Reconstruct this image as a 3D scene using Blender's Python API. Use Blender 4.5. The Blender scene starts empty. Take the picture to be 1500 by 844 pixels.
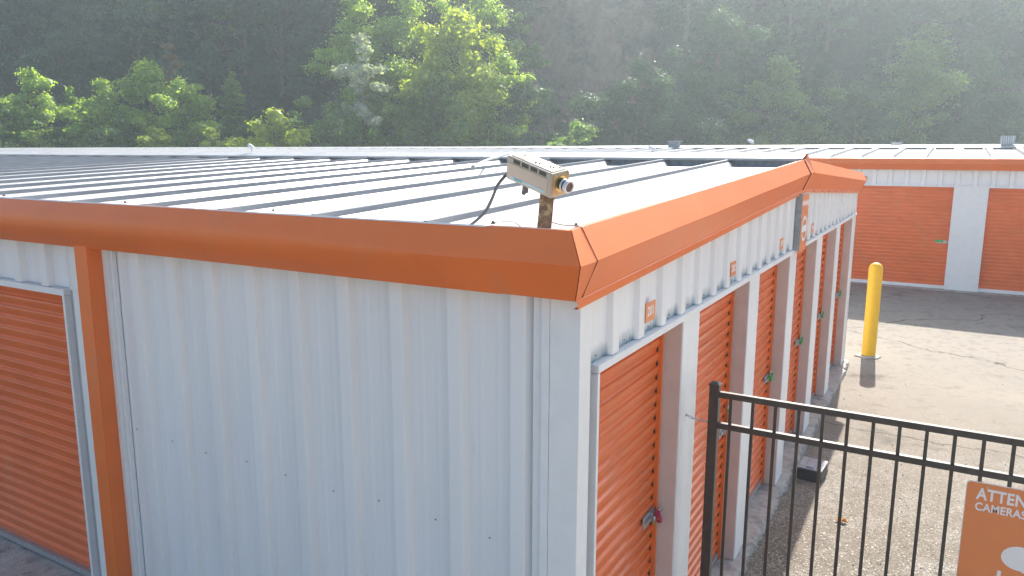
import bpy, math, random
import numpy as np
from mathutils import Vector, Matrix
random.seed(7); rng = np.random.default_rng(7)
sc = bpy.context.scene
COL = sc.collection
R = math.radians

# ------------------------------------------------------------------ materials
def mat(name, color, rough=.5, metal=0., noise=0., nscale=8., bump=0., bscale=40., spec=.5, coat=0., stretch=(1,1,1), dark=None, dmask=(.55,.75), dscale=2.):
    m = bpy.data.materials.new(name); m.use_nodes = True
    nt = m.node_tree; b = nt.nodes['Principled BSDF']
    b.inputs['Base Color'].default_value = (*color, 1); b.inputs['Roughness'].default_value = rough
    b.inputs['Metallic'].default_value = metal; b.inputs['Specular IOR Level'].default_value = spec
    b.inputs['Coat Weight'].default_value = coat; b.inputs['Coat Roughness'].default_value = .12
    tc = nt.nodes.new('ShaderNodeTexCoord'); mp = nt.nodes.new('ShaderNodeMapping'); mp.inputs['Scale'].default_value = stretch
    nt.links.new(tc.outputs['Object'], mp.inputs['Vector'])
    last = None
    if noise:
        n = nt.nodes.new('ShaderNodeTexNoise'); n.inputs['Scale'].default_value = nscale; n.inputs['Detail'].default_value = 6
        nt.links.new(mp.outputs[0], n.inputs['Vector'])
        r = nt.nodes.new('ShaderNodeValToRGB')
        r.color_ramp.elements[0].position = .3; r.color_ramp.elements[1].position = .7
        r.color_ramp.elements[0].color = (*[max(0, c*(1-noise)) for c in color], 1)
        r.color_ramp.elements[1].color = (*[min(1, c*(1+noise)) for c in color], 1)
        nt.links.new(n.outputs['Fac'], r.inputs['Fac']); last = r.outputs['Color']
        nt.links.new(last, b.inputs['Base Color'])
        rr = nt.nodes.new('ShaderNodeMapRange'); rr.inputs['To Min'].default_value = max(.03, rough*.75); rr.inputs['To Max'].default_value = min(1, rough*1.3)
        nt.links.new(n.outputs['Fac'], rr.inputs['Value']); nt.links.new(rr.outputs[0], b.inputs['Roughness'])
    if dark is not None:
        n2 = nt.nodes.new('ShaderNodeTexNoise'); n2.inputs['Scale'].default_value = dscale; n2.inputs['Detail'].default_value = 9; n2.inputs['Roughness'].default_value = .65
        nt.links.new(mp.outputs[0], n2.inputs['Vector'])
        mr = nt.nodes.new('ShaderNodeMapRange'); mr.inputs['From Min'].default_value = dmask[0]; mr.inputs['From Max'].default_value = dmask[1]
        nt.links.new(n2.outputs['Fac'], mr.inputs['Value'])
        mx = nt.nodes.new('ShaderNodeMix'); mx.data_type = 'RGBA'; mx.inputs['B'].default_value = (*dark, 1)
        if last is None: mx.inputs['A'].default_value = (*color, 1)
        else: nt.links.new(last, mx.inputs['A'])
        nt.links.new(mr.outputs[0], mx.inputs['Factor']); nt.links.new(mx.outputs['Result'], b.inputs['Base Color']); last = mx.outputs['Result']
    if bump:
        n = nt.nodes.new('ShaderNodeTexNoise'); n.inputs['Scale'].default_value = bscale; n.inputs['Detail'].default_value = 4
        nt.links.new(mp.outputs[0], n.inputs['Vector'])
        bp = nt.nodes.new('ShaderNodeBump'); bp.inputs['Strength'].default_value = bump; bp.inputs['Distance'].default_value = .01
        nt.links.new(n.outputs['Fac'], bp.inputs['Height']); nt.links.new(bp.outputs[0], b.inputs['Normal'])
    return m

WHITE = (.76, .77, .785); ORANGE = (.78, .19, .05)
M = {}
M['white'] = mat('white_painted_steel', WHITE, .30, noise=.035, nscale=3, bump=.12, bscale=5, stretch=(1,1,.25), dark=(.60,.61,.60), dmask=(.66,.9), dscale=7)
M['trim'] = mat('white_trim', (.76,.77,.78), .42, noise=.03, nscale=12, bump=.1, bscale=9)
M['taupejamb'] = mat('taupe_jamb', (.60,.525,.49), .5, noise=.05)  # jamb faces browner and darker than the pillar fronts
M['grey'] = mat('grey_jamb', (.42,.42,.44), .5, noise=.08)
M['orange'] = mat('orange_painted_steel', ORANGE, .34, noise=.05, nscale=3, bump=.14, bscale=4, spec=.35, dark=(.55,.15,.05), dmask=(.66,.95), dscale=5)
M['door'] = mat('orange_door_paint', (.76,.165,.045), .2, noise=.07, nscale=2.5, dark=(.36,.10,.05), dmask=(.62,.9), dscale=6, stretch=(1,1,1.6))
M['roof'] = mat('white_roof_steel', (.40,.40,.405), .42, .2, noise=.05, nscale=2.5, bump=.15, bscale=4, stretch=(1,.25,1), dark=(.45,.44,.42), dmask=(.6,.95), dscale=6)
M['seam'] = mat('dark_seam_steel', (.26,.27,.29), .5, noise=.15, nscale=20, stretch=(1,.2,1))  # darker grey for the upright faces of the roof seams
M['cap'] = mat('roof_cap_steel', (.44,.44,.445), .45, .2, noise=.07, nscale=5, dark=(.42,.41,.39), dmask=(.58,.9), dscale=8)
def drips(m, col, sx, thr, z=.12):
    nt = m.node_tree; b = nt.nodes['Principled BSDF']; src = b.inputs['Base Color'].links[0].from_socket
    tc = [n for n in nt.nodes if n.type == 'TEX_COORD'][0]; mp = nt.nodes.new('ShaderNodeMapping'); mp.inputs['Scale'].default_value = (sx, sx, z*sx); nt.links.new(tc.outputs['Object'], mp.inputs['Vector'])
    n = nt.nodes.new('ShaderNodeTexNoise'); n.inputs['Scale'].default_value = 1; n.inputs['Detail'].default_value = 5; nt.links.new(mp.outputs[0], n.inputs['Vector'])
    mr = nt.nodes.new('ShaderNodeMapRange'); mr.inputs['From Min'].default_value = thr; mr.inputs['From Max'].default_value = thr+.22; mr.inputs['To Max'].default_value = .5; nt.links.new(n.outputs['Fac'], mr.inputs['Value'])
    mx = nt.nodes.new('ShaderNodeMix'); mx.data_type = 'RGBA'; mx.inputs['B'].default_value = (*col, 1); nt.links.new(mr.outputs[0], mx.inputs['Factor']); nt.links.new(src, mx.inputs['A']); nt.links.new(mx.outputs['Result'], b.inputs['Base Color'])
drips(M['door'], (.62, .25, .13), 5, .60, .3); drips(M['white'], (.62, .63, .62), 16, .66, .05); drips(M['orange'], (.66, .27, .13), 5, .62, .25)
M['closure'] = mat('grey_closure', (.30,.32,.34), .6, noise=.2, nscale=20)
M['galv'] = mat('galvanised_steel', (.45,.46,.48), .45, .6, noise=.15, nscale=30)
M['concrete'] = mat('concrete', (.40,.365,.33), .9, noise=.16, nscale=18, bump=.8, bscale=60, dark=(.17,.16,.15), dmask=(.5,.72), dscale=7)
M['black'] = mat('black_fence_paint', (.06,.054,.048), .4, noise=.2, nscale=30)
M['yellow'] = mat('yellow_plastic_sleeve', (.87,.50,.015), .42, noise=.04, nscale=10, bump=.08, bscale=12, dark=(.62,.36,.05), dmask=(.62,.85), dscale=9)
M['rust'] = mat('rusty_steel', (.17,.10,.06), .85, noise=.4, nscale=28, bump=.7, bscale=90, dark=(.36,.27,.15), dmask=(.5,.6), dscale=22)
M['beige'] = mat('beige_camera_body', (.46,.41,.33), .5, noise=.07, nscale=30, dark=(.42,.30,.19), dmask=(.6,.8), dscale=40)
M['taupe'] = mat('taupe_panel', (.55,.45,.36), .5, noise=.04, nscale=30)
M['brownface'] = mat('tan_front_plate', (.45,.30,.16), .5, noise=.18, nscale=30, dark=(.22,.12,.05), dmask=(.55,.7), dscale=40)
M['blue'] = mat('pale_blue_stripe', (.42,.60,.66), .45)
M['teal'] = mat('teal_stripe', (.12,.42,.50), .45)
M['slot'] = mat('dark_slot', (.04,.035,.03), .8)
M['lensm'] = mat('lens_metal', (.62,.62,.64), .35, .5)
M['lensb'] = mat('lens_barrel_black', (.03,.03,.035), .4)
M['glass'] = mat('lens_glass', (.09,.065,.06), .35)
M['cable'] = mat('grey_cable', (.12,.11,.12), .6)
M['red'] = mat('magenta_padlock', (.42,.05,.12), .4)
M['brass'] = mat('brass', (.65,.5,.22), .3, .9)
M['green'] = mat('green_plastic', (.07,.38,.08), .45)
M['signwhite'] = mat('white_lettering', (.80,.79,.78), .5)
M['signorange'] = mat('orange_sign_face', (.74,.25,.09), .32, noise=.03)
M['pinkish'] = mat('faded_pink_band', (.78,.55,.50), .5)
M['baitlid'] = mat('grey_plastic_lid', (.34,.36,.40), .22, noise=.1)
M['baitbody'] = mat('dark_plastic', (.03,.032,.034), .45)
M['dryleaf'] = mat('orange_dry_leaf', (.60,.26,.04), .6)
M['bark'] = mat('tree_bark', (.17,.14,.115), .9, noise=.3, nscale=6, bump=.6, bscale=20)
M['stone'] = mat('loose_stone', (.34,.31,.27), .9, noise=.3, nscale=40)
M['wire'] = mat('brown_wire', (.22,.13,.06), .6)
M['sealant'] = mat('dark_seam', (.16,.06,.03), .8)

def teal_header_wall():
    """white wall steel turning teal-grey low on the pans just over the door head flashing"""
    m = M['white'].copy(); m.name = 'white_header_steel'; nt = m.node_tree; b = nt.nodes['Principled BSDF']
    src = b.inputs['Base Color'].links[0].from_socket
    tc = [n for n in nt.nodes if n.type == 'TEX_COORD'][0]
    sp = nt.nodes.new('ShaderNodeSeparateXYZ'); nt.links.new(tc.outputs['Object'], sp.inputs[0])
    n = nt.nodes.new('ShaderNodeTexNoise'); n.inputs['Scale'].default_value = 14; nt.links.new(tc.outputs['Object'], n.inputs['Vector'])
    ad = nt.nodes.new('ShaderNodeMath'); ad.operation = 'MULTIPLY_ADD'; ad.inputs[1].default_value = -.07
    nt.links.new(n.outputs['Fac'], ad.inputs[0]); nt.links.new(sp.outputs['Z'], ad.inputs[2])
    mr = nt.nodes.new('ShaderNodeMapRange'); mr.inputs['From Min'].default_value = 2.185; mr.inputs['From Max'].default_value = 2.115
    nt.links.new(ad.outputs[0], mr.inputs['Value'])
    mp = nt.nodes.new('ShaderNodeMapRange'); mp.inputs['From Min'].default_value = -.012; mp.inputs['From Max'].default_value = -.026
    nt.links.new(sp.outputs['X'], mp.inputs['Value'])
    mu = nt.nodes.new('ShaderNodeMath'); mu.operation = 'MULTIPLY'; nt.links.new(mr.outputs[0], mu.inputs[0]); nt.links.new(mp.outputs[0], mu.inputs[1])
    mx = nt.nodes.new('ShaderNodeMix'); mx.data_type = 'RGBA'; mx.inputs['B'].default_value = (.10,.20,.24,1)  # teal-grey mixed in at the foot of the pans
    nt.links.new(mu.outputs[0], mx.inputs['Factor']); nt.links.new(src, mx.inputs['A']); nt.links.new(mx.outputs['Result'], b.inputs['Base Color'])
    return m
M['header'] = teal_header_wall()

def ground_mat():
    m = bpy.data.materials.new('worn_asphalt'); m.use_nodes = True; nt = m.node_tree; b = nt.nodes['Principled BSDF']
    L = nt.links.new
    tc = nt.nodes.new('ShaderNodeTexCoord')
    def noise(s, d=6, r=.6):
        n = nt.nodes.new('ShaderNodeTexNoise'); n.inputs['Scale'].default_value = s; n.inputs['Detail'].default_value = d; n.inputs['Roughness'].default_value = r
        L(tc.outputs['Object'], n.inputs['Vector']); return n
    def mix(a, bb, f, t='MIX'):
        x = nt.nodes.new('ShaderNodeMix'); x.data_type = 'RGBA'; x.blend_type = t
        for s, v in (('A', a), ('B', bb), ('Factor', f)):
            if isinstance(v, (tuple, float, int)): x.inputs[s].default_value = (*v, 1) if isinstance(v, tuple) else v
            else: L(v, x.inputs[s])
        return x.outputs['Result']
    def rng_(o, a, c):
        r = nt.nodes.new('ShaderNodeMapRange'); r.inputs['From Min'].default_value = a; r.inputs['From Max'].default_value = c; L(o, r.inputs['Value']); return r.outputs[0]
    sp = nt.nodes.new('ShaderNodeSeparateXYZ'); L(tc.outputs['Object'], sp.inputs[0])
    big = noise(.55); med = noise(3.2, 8, .7); fine = noise(70, 3, .7)
    c = mix((.295,.255,.205), (.22,.192,.155), rng_(big.outputs['Fac'], .35, .65))
    c = mix(c, (.32,.285,.24), rng_(sp.outputs['Y'], 6.5, 11.))              # paler concrete apron further back
    c = mix(c, (.125,.115,.10), rng_(med.outputs['Fac'], .54, .80))
    c = mix(c, (.20,.172,.135), rng_(sp.outputs['Y'], 7.5, 3.5)); c = mix(c, (.26,.235,.20), rng_(med.outputs['Fac'], .50, .40))
    # aggregate: speckle that is coarse near the fence, finer up the yard
    vo = nt.nodes.new('ShaderNodeTexVoronoi'); vo.inputs['Scale'].default_value = 95; L(tc.outputs['Object'], vo.inputs['Vector'])
    vc = nt.nodes.new('ShaderNodeSeparateColor'); L(vo.outputs['Color'], vc.inputs[0])
    near = rng_(sp.outputs['Y'], 8.5, 3.)
    mm = nt.nodes.new('ShaderNodeMath'); mm.operation = 'MULTIPLY'; L(rng_(vc.outputs[0], .55, .95), mm.inputs[0]); L(near, mm.inputs[1])
    c = mix(c, (.085,.08,.07), mm.outputs[0])
    mm2 = nt.nodes.new('ShaderNodeMath'); mm2.operation = 'MULTIPLY'; L(rng_(vc.outputs[1], .86, .99), mm2.inputs[0]); L(near, mm2.inputs[1])
    c = mix(c, (.50,.46,.40), mm2.outputs[0])
    c = mix(c, (.165,.152,.13), rng_(fine.outputs['Fac'], .58, .75))
    c = mix(c, (.105,.098,.085), rng_(noise(.9,5).outputs['Fac'], .60, .72))
    # cracks
    wv = noise(1.1, 5); vm = nt.nodes.new('ShaderNodeVectorMath'); vm.operation = 'MULTIPLY_ADD'; vm.inputs[1].default_value = (.8,.8,.8)
    L(wv.outputs['Color'], vm.inputs[0]); L(tc.outputs['Object'], vm.inputs[2])
    cr = nt.nodes.new('ShaderNodeTexVoronoi'); cr.feature = 'DISTANCE_TO_EDGE'; cr.inputs['Scale'].default_value = .26; L(vm.outputs[0], cr.inputs['Vector'])
    mm3 = nt.nodes.new('ShaderNodeMath'); mm3.operation = 'MULTIPLY'; L(rng_(cr.outputs['Distance'], .006, .0015), mm3.inputs[0]); L(rng_(med.outputs['Fac'], .4, .5), mm3.inputs[1])
    c = mix(c, (.10,.09,.08), mm3.outputs[0])
    c = mix(c, (.56,.46,.35), rng_(sp.outputs['X'], 2.9, 4.2))              # unseen ground made pale and warm, added to bounce light onto the walls
    L(c, b.inputs['Base Color']); b.inputs['Roughness'].default_value = .9; b.inputs['Specular IOR Level'].default_value = .25
    bp = nt.nodes.new('ShaderNodeBump'); bp.inputs['Strength'].default_value = .5; bp.inputs['Distance'].default_value = .004
    ad = nt.nodes.new('ShaderNodeMath'); ad.operation = 'ADD'; L(fine.outputs['Fac'], ad.inputs[0]); L(vo.outputs['Distance'], ad.inputs[1])
    L(ad.outputs[0], bp.inputs['Height']); L(bp.outputs[0], b.inputs['Normal'])
    return m
M['ground'] = ground_mat()

def soil_mat():
    m = mat('hillside_soil', (.24,.155,.115), .95, noise=.35, nscale=.5, bump=1., bscale=1.2, dark=(.07,.06,.045), dmask=(.5,.65), dscale=.35, stretch=(1,1,.5))
    nt = m.node_tree; b = nt.nodes['Principled BSDF']; src = b.inputs['Base Color'].links[0].from_socket; tc = [n for n in nt.nodes if n.type == 'TEX_COORD'][0]
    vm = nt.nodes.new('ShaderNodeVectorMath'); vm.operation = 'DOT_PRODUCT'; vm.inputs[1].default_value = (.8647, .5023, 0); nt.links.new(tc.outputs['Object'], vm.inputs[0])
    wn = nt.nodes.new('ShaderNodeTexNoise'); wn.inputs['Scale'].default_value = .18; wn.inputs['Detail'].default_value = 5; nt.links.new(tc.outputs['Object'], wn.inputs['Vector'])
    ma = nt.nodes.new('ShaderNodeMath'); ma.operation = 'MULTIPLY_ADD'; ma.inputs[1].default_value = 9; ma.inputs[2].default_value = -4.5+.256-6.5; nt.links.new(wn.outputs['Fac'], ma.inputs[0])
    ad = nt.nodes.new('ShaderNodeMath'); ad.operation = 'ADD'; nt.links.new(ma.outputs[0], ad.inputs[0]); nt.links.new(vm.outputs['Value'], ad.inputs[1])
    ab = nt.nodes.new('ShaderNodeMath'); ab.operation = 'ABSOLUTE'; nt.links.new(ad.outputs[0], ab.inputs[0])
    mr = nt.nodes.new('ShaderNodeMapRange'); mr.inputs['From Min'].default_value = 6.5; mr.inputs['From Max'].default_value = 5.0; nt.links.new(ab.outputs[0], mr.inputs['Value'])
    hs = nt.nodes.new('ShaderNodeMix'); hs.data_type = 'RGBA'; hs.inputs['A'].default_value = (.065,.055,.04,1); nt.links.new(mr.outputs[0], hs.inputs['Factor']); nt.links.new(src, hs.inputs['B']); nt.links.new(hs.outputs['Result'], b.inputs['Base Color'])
    [n for n in m.node_tree.nodes if n.type == 'BUMP'][0].inputs['Distance'].default_value = .8
    return m
M['soil'] = soil_mat()

def leaf_mat(name, c1, c2, trans=.5, tboost=2.0):
    m = bpy.data.materials.new(name); m.use_nodes = True; nt = m.node_tree; L = nt.links.new
    nt.nodes.remove(nt.nodes['Principled BSDF']); out = nt.nodes['Material Output']
    g = nt.nodes.new('ShaderNodeNewGeometry'); rp = nt.nodes.new('ShaderNodeValToRGB')
    rp.color_ramp.elements[0].color = (*c1, 1); rp.color_ramp.elements[1].color = (*c2, 1)
    L(g.outputs['Random Per Island'], rp.inputs['Fac'])
    d = nt.nodes.new('ShaderNodeBsdfDiffuse'); L(rp.outputs[0], d.inputs['Color'])
    t = nt.nodes.new('ShaderNodeBsdfTranslucent')
    mx = nt.nodes.new('ShaderNodeMix'); mx.data_type = 'RGBA'; mx.blend_type = 'MULTIPLY'; mx.inputs['Factor'].default_value = 1
    mx.inputs['B'].default_value = (tboost*1.15, tboost*1.1, tboost*.45, 1); L(rp.outputs[0], mx.inputs['A']); L(mx.outputs['Result'], t.inputs['Color'])
    ms = nt.nodes.new('ShaderNodeMixShader'); ms.inputs['Fac'].default_value = trans; L(d.outputs[0], ms.inputs[1]); L(t.outputs[0], ms.inputs[2])
    gl = nt.nodes.new('ShaderNodeBsdfGlossy'); gl.inputs['Roughness'].default_value = .45; gl.inputs['Color'].default_value = (.8,.8,.8,1)
    m2 = nt.nodes.new('ShaderNodeMixShader'); m2.inputs['Fac'].default_value = .05; L(ms.outputs[0], m2.inputs[1]); L(gl.outputs[0], m2.inputs[2])
    L(m2.outputs[0], out.inputs['Surface']); return m
M['leaf_bright'] = leaf_mat('bright_leaves', (.10,.17,.03), (.20,.27,.05), .6, 3.4)
M['leaf_mid'] = leaf_mat('green_leaves', (.06,.12,.03), (.12,.19,.045), .6, 2.8)
M['leaf_dark'] = leaf_mat('dark_leaves', (.035,.085,.045), (.07,.14,.065), .4, 1.8)
M['leaf_olive'] = leaf_mat('olive_leaves', (.05,.085,.03), (.10,.14,.05), .4, 1.8)
M['leaf_pine'] = leaf_mat('pine_needles', (.025,.065,.04), (.05,.10,.06), .35, 1.8)
M['leaf_silver'] = leaf_mat('silvery_leaves', (.35,.42,.36), (.60,.66,.60), .5, 1.1)
M['leaf_yellow'] = leaf_mat('yellow_green_leaves', (.16,.22,.03), (.27,.32,.04), .6, 2.8)
M['leaf_brown'] = leaf_mat('brownish_leaves', (.13,.10,.06), (.20,.16,.08), .5, 1.8)

# ------------------------------------------------------------------ mesh helpers
class MB:
    def __init__(s): s.v = []; s.f = []; s.m = []
    def quad(s, a, b, c, d, mi=0):
        n = len(s.v); s.v += [tuple(a), tuple(b), tuple(c), tuple(d)]; s.f.append((n, n+1, n+2, n+3)); s.m.append(mi)
    def box(s, x0, x1, y0, y1, z0, z1, mi=0, mtx=None):
        n = len(s.v); vs = [(x, y, z) for x in (x0, x1) for y in (y0, y1) for z in (z0, z1)]
        if mtx: vs = [tuple(mtx @ Vector(v)) for v in vs]
        s.v += vs
        for f in ((0,1,3,2),(4,6,7,5),(0,4,5,1),(2,3,7,6),(0,2,6,4),(1,5,7,3)): s.f.append(tuple(n+i for i in f)); s.m.append(mi)
    def sheet(s, rows, mi=0):
        """rows: list of equal-length point lists"""
        n = len(s.v); k = len(rows[0])
        for r in rows: s.v += [tuple(p) for p in r]
        for i in range(len(rows)-1):
            for j in range(k-1):
                a = n+i*k+j; s.f.append((a, a+1, a+k+1, a+k)); s.m.append(mi[j] if isinstance(mi, list) else mi)
    def tube(s, pts, rad, seg=10, cap=True, mi=0):
        n0 = len(s.v); P = [Vector(p) for p in pts]; N = len(P)
        up = Vector((0, 0, 1))
        for i, p in enumerate(P):
            t = (P[min(i+1, N-1)] - P[max(i-1, 0)]).normalized()
            a = t.cross(up); 
            if a.length < .05: a = t.cross(Vector((1, 0, 0)))
            a.normalize(); b = t.cross(a); r = rad[i] if isinstance(rad, (list, tuple)) else rad
            for k in range(seg):
                th = 2*math.pi*k/seg; s.v.append(tuple(p + a*(r*math.cos(th)) + b*(r*math.sin(th))))
        for i in range(N-1):
            for k in range(seg):
                a = n0+i*seg+k; b = n0+i*seg+(k+1) % seg; s.f.append((a, b, b+seg, a+seg)); s.m.append(mi)
        if cap:
            s.f.append(tuple(n0+k for k in range(seg))[::-1]); s.m.append(mi)
            s.f.append(tuple(n0+(N-1)*seg+k for k in range(seg))); s.m.append(mi)
    def poly(s, pts, d, mi=0):
        """flat polygon extruded by vector d"""
        n = len(s.v); k = len(pts); D = Vector(d)
        s.v += [tuple(p) for p in pts] + [tuple(Vector(p)+D) for p in pts]
        s.f.append(tuple(range(n+k-1, n-1, -1))); s.m.append(mi); s.f.append(tuple(range(n+k, n+2*k))); s.m.append(mi)
        for i in range(k): j = (i+1) % k; s.f.append((n+i, n+j, n+k+j, n+k+i)); s.m.append(mi)
    def build(s, name, mats, parent=None, bevel=0, smooth=False, loc=None, weld=False):
        me = bpy.data.meshes.new(name); me.from_pydata(s.v, [], s.f); me.update()
        mats = mats if isinstance(mats, (list, tuple)) else [mats]
        for q in mats: me.materials.append(q)
        if len(mats) > 1: me.polygons.foreach_set('material_index', s.m)
        import bmesh
        bm = bmesh.new(); bm.from_mesh(me)
        if weld: bmesh.ops.remove_doubles(bm, verts=bm.verts, dist=1e-5)
        bmesh.ops.recalc_face_normals(bm, faces=bm.faces)
        if bevel: bmesh.ops.bevel(bm, geom=[e for e in bm.edges if len(e.link_faces) == 2 and e.calc_face_angle(0) > .6], offset=bevel, segments=2, affect='EDGES', clamp_overlap=True)
        bm.to_mesh(me); bm.free()
        if smooth:
            for p in me.polygons: p.use_smooth = True
            try: me.set_sharp_from_angle(angle=R(38))
            except Exception: pass
        o = bpy.data.objects.new(name, me); COL.objects.link(o)
        if parent: o.parent = parent; o.matrix_parent_inverse = Matrix.Identity(4); o.location = -parent.location if parent.location.length else (0, 0, 0)
        if parent and parent.rotation_euler[:] != (0, 0, 0): pass
        if loc: o.location = loc
        return o
def sub(o, parent):
    """children are modelled in world coordinates: cancel the parent's accumulated offset"""
    o.parent = parent; p = parent; off = Vector((0, 0, 0))
    while p: off += p.location; p = p.parent
    o.location = -off; return o
def tag(o, label=None, cat=None, group=None, kind=None):
    if label: o['label'] = label
    if cat: o['category'] = cat
    if group: o['group'] = group
    if kind: o['kind'] = kind
    return o
def thing(name, label, cat, loc=(0, 0, 0), group=None):
    o = bpy.data.objects.new(name, None); COL.objects.link(o); o.location = loc; o.empty_display_size = .1
    return tag(o, label, cat, group)
def part(mb, name, m, parent, label=None, **k):
    o = mb.build(name, m, None, **k)
    if parent: sub(o, parent)
    if label: o['label'] = label
    return o
def text_obj(name, s, size, mtx, m, parent, depth=.0015, bold=.0, sx=1, align='LEFT'):
    cu = bpy.data.curves.new(name, 'FONT'); cu.body = s; cu.size = size; cu.extrude = depth; cu.offset = bold; cu.space_character = 1.06; cu.align_x = align; cu.align_y = 'BOTTOM_BASELINE' if False else 'BOTTOM'
    t = bpy.data.objects.new(name+'_src', cu); COL.objects.link(t)
    dg = bpy.context.evaluated_depsgraph_get(); me = bpy.data.meshes.new_from_object(t.evaluated_get(dg)); me.name = name
    bpy.data.objects.remove(t); bpy.data.curves.remove(cu)
    me.transform(mtx @ Matrix.Diagonal((sx, 1, 1, 1))); me.materials.clear(); me.materials.append(m)
    o = bpy.data.objects.new(name, me); COL.objects.link(o); sub(o, parent); return o

# ------------------------------------------------------------------ camera (recovered from the photograph)
CP = Vector((1.15955, -2.50634, 2.98261))
cr = Vector((0.86467841, 0.50232198, 0.00196885)); cu_ = Vector((-0.09041602, 0.15178093, 0.98427003)); cf = Vector((-0.49412163, 0.85125506, -0.17665964))
cam = bpy.data.objects.new('view_camera', bpy.data.cameras.new('view_camera')); COL.objects.link(cam)
cam.matrix_world = Matrix(((cr.x, cu_.x, -cf.x, CP.x), (cr.y, cu_.y, -cf.y, CP.y), (cr.z, cu_.z, -cf.z, CP.z), (0, 0, 0, 1)))
cam.data.sensor_width = 36; cam.data.lens = 36*1104.145/1500; cam.data.clip_end = 3000; cam.data.clip_start = .05
sc.camera = cam

# ------------------------------------------------------------------ ground
def gz(x, y):
    t = np.clip((y-9.2)/5.6, 0, 1); a = -.06 + .27*(t*t*(3-2*t))
    u = np.clip((-2.2-x)/1.6, 0, 1)*np.clip((.6-y)/.4, 0, 1)
    a = a + .12*(u*u*(3-2*u))
    return a
def axis(lo, a, b, hi, fine, coarse):
    return np.unique(np.concatenate([np.arange(lo, a, coarse), np.arange(a, b, fine), np.arange(b, hi+coarse, coarse)]))
gx_ = axis(-150, -6, 8, 150, .2, 6); gy_ = axis(-60, -4, 18, 150, .2, 6)
X, Y = np.meshgrid(gx_, gy_, indexing='ij')
Z = gz(X, Y) + .004*np.sin(X*1.7+Y*.6) + .004*np.sin(Y*2.1-X)
mb = MB(); mb.sheet([[(X[i, j], Y[i, j], Z[i, j]) for j in range(X.shape[1])] for i in range(X.shape[0])])
g = mb.build('ground', M['ground'], smooth=True); tag(g, 'pale worn asphalt yard between the storage buildings', kind='structure')

# ------------------------------------------------------------------ near storage building
SL = .0455
YR, YE = 4.66, 9.2            # ridge, far wall
EY = [(0.17, 1.287), (1.583, 2.787), (3.092, 4.276), (4.583, 5.757), (6.12, 7.246), (7.58, 8.85)]
def roofz(y):                 # level of the rake / eave top edge
    return 2.713 + SL*((y+.12) if y < YR else (2*YR-y+.12))
B = thing('storage_building', 'white ribbed steel storage building with orange fascia and orange roll-up doors, nearest of all', 'building')

def ribprof(a0, a1, c0, step, h=.040, bh=.050, th=.032):
    """list of (coordinate, outward offset) along a wall; pans at -h, rib tops at 0"""
    pts = {a0: -h, a1: -h}; k0 = int((a0-c0)/step)-2; k1 = int((a1-c0)/step)+2
    for k in range(k0, k1+1):
        c = c0+k*step
        for d, o in ((-bh, -h), (-th-.004, -.002), (-th+.004, 0), (th-.004, 0), (th+.004, -.002), (bh, -h)): pts[c+d] = o
        for m_ in (step*.36, step*.64):
            for d, o in ((-.016, -h), (-.007, -h+.002), (.007, -h+.002), (.016, -h)): pts[c+m_+d] = o
    return sorted((u, o) for u, o in pts.items() if a0 <= u <= a1)
# front wall, facing -Y
def front_panel(x0, x1, z0, z1, name, m=None, yoff=0):
    mb = MB(); pr = ribprof(x0, x1, -.2344-.036, .3048)
    mb.sheet([[(u, -o+yoff-.0, z0) for u, o in pr], [(u, -o+yoff, (z0+z1)/2) for u, o in pr], [(u, -o+yoff, z1) for u, o in pr]])
    return part(mb, name, m or M['white'], B)
front_panel(-2.93, -.135, -.05, 2.50, 'front_wall')
front_panel(-30, -3.31, 2.17, 2.50, 'front_header')
mb = MB(); mb.box(-.125, 0, -.002, .03, -.05, 2.5); mb.box(-.002, 0.001, .0, .10, -.05, 2.5)
part(mb, 'corner_trim', M['trim'], B)
mb = MB(); mb.box(-.160, -.127, -.006, .03, -.05, 2.5); mb.box(-.205, -.162, .014, .04, -.05, 2.5); part(mb, 'edge_channel', M['trim'], B)
mb = MB(); mb.box(-2.975, -2.945, -.012, .03, -.05, 2.5); mb.box(-2.943, -2.915, .012, .035, -.05, 2.5); part(mb, 'edge_channel', M['trim'], B)
# downspout box under the fascia
mb = MB(); mb.box(-3.102, -2.977, -.095, .02, .10, 2.47); part(mb, 'downspout', M['orange'], B, bevel=.004)
# left door bay
mb = MB(); mb.box(-3.36, -3.105, -.008, .02, .1, 2.5); mb.v = [(max(v[0], -3.31), *v[1:]) if v[0] < -3.2 else v for v in mb.v]
part(mb, 'jamb_trim', M['trim'], B)
mb = MB(); mb.box(-3.40, -3.312, .03, .06, .12, 2.165); part(mb, 'door_jamb', M['grey'], B)
mb = MB(); mb.box(-6.6, -3.40, -.012, .088, 2.13, 2.168); mb.box(-3.424, -3.402, -.010, .088, .14, 2.128); part(mb, 'door_head_trim', M['trim'], B)
def curtain(a0, a1, z0, z1, fn, pitch=.0762, amp=.015):
    """roll-up curtain: fn(a, out, z) -> point"""
    prof = []
    n = int((z1-z0)/pitch)+1
    for i in range(n):
        zb = z0+i*pitch
        for t, o in ((0, 0), (.10, .10), (.22, .40), (.45, .78), (.68, .97), (.78, 1.0), (.84, .88), (.92, .12), (.96, 0)):
            z = zb+t*pitch
            if z < z1: prof.append((z, o*amp))
    prof.append((z1, 0)); mb = MB()
    for a, b in zip((a0,), (a1,)):
        mb.sheet([[fn(u, o, z) for u in np.linspace(a, b, 4)] for z, o in prof])
    return mb
d = part(curtain(-6.5, -3.424, .22, 2.13, lambda a, o, z: (a, .10-o, z)), 'door', M['door'], B, smooth=False)
mb = MB(); mb.box(-6.5, -3.424, .07, .115, .18, .222); sub(mb.build('bottom_bar', M['galv']), d)
mb = MB()
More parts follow.
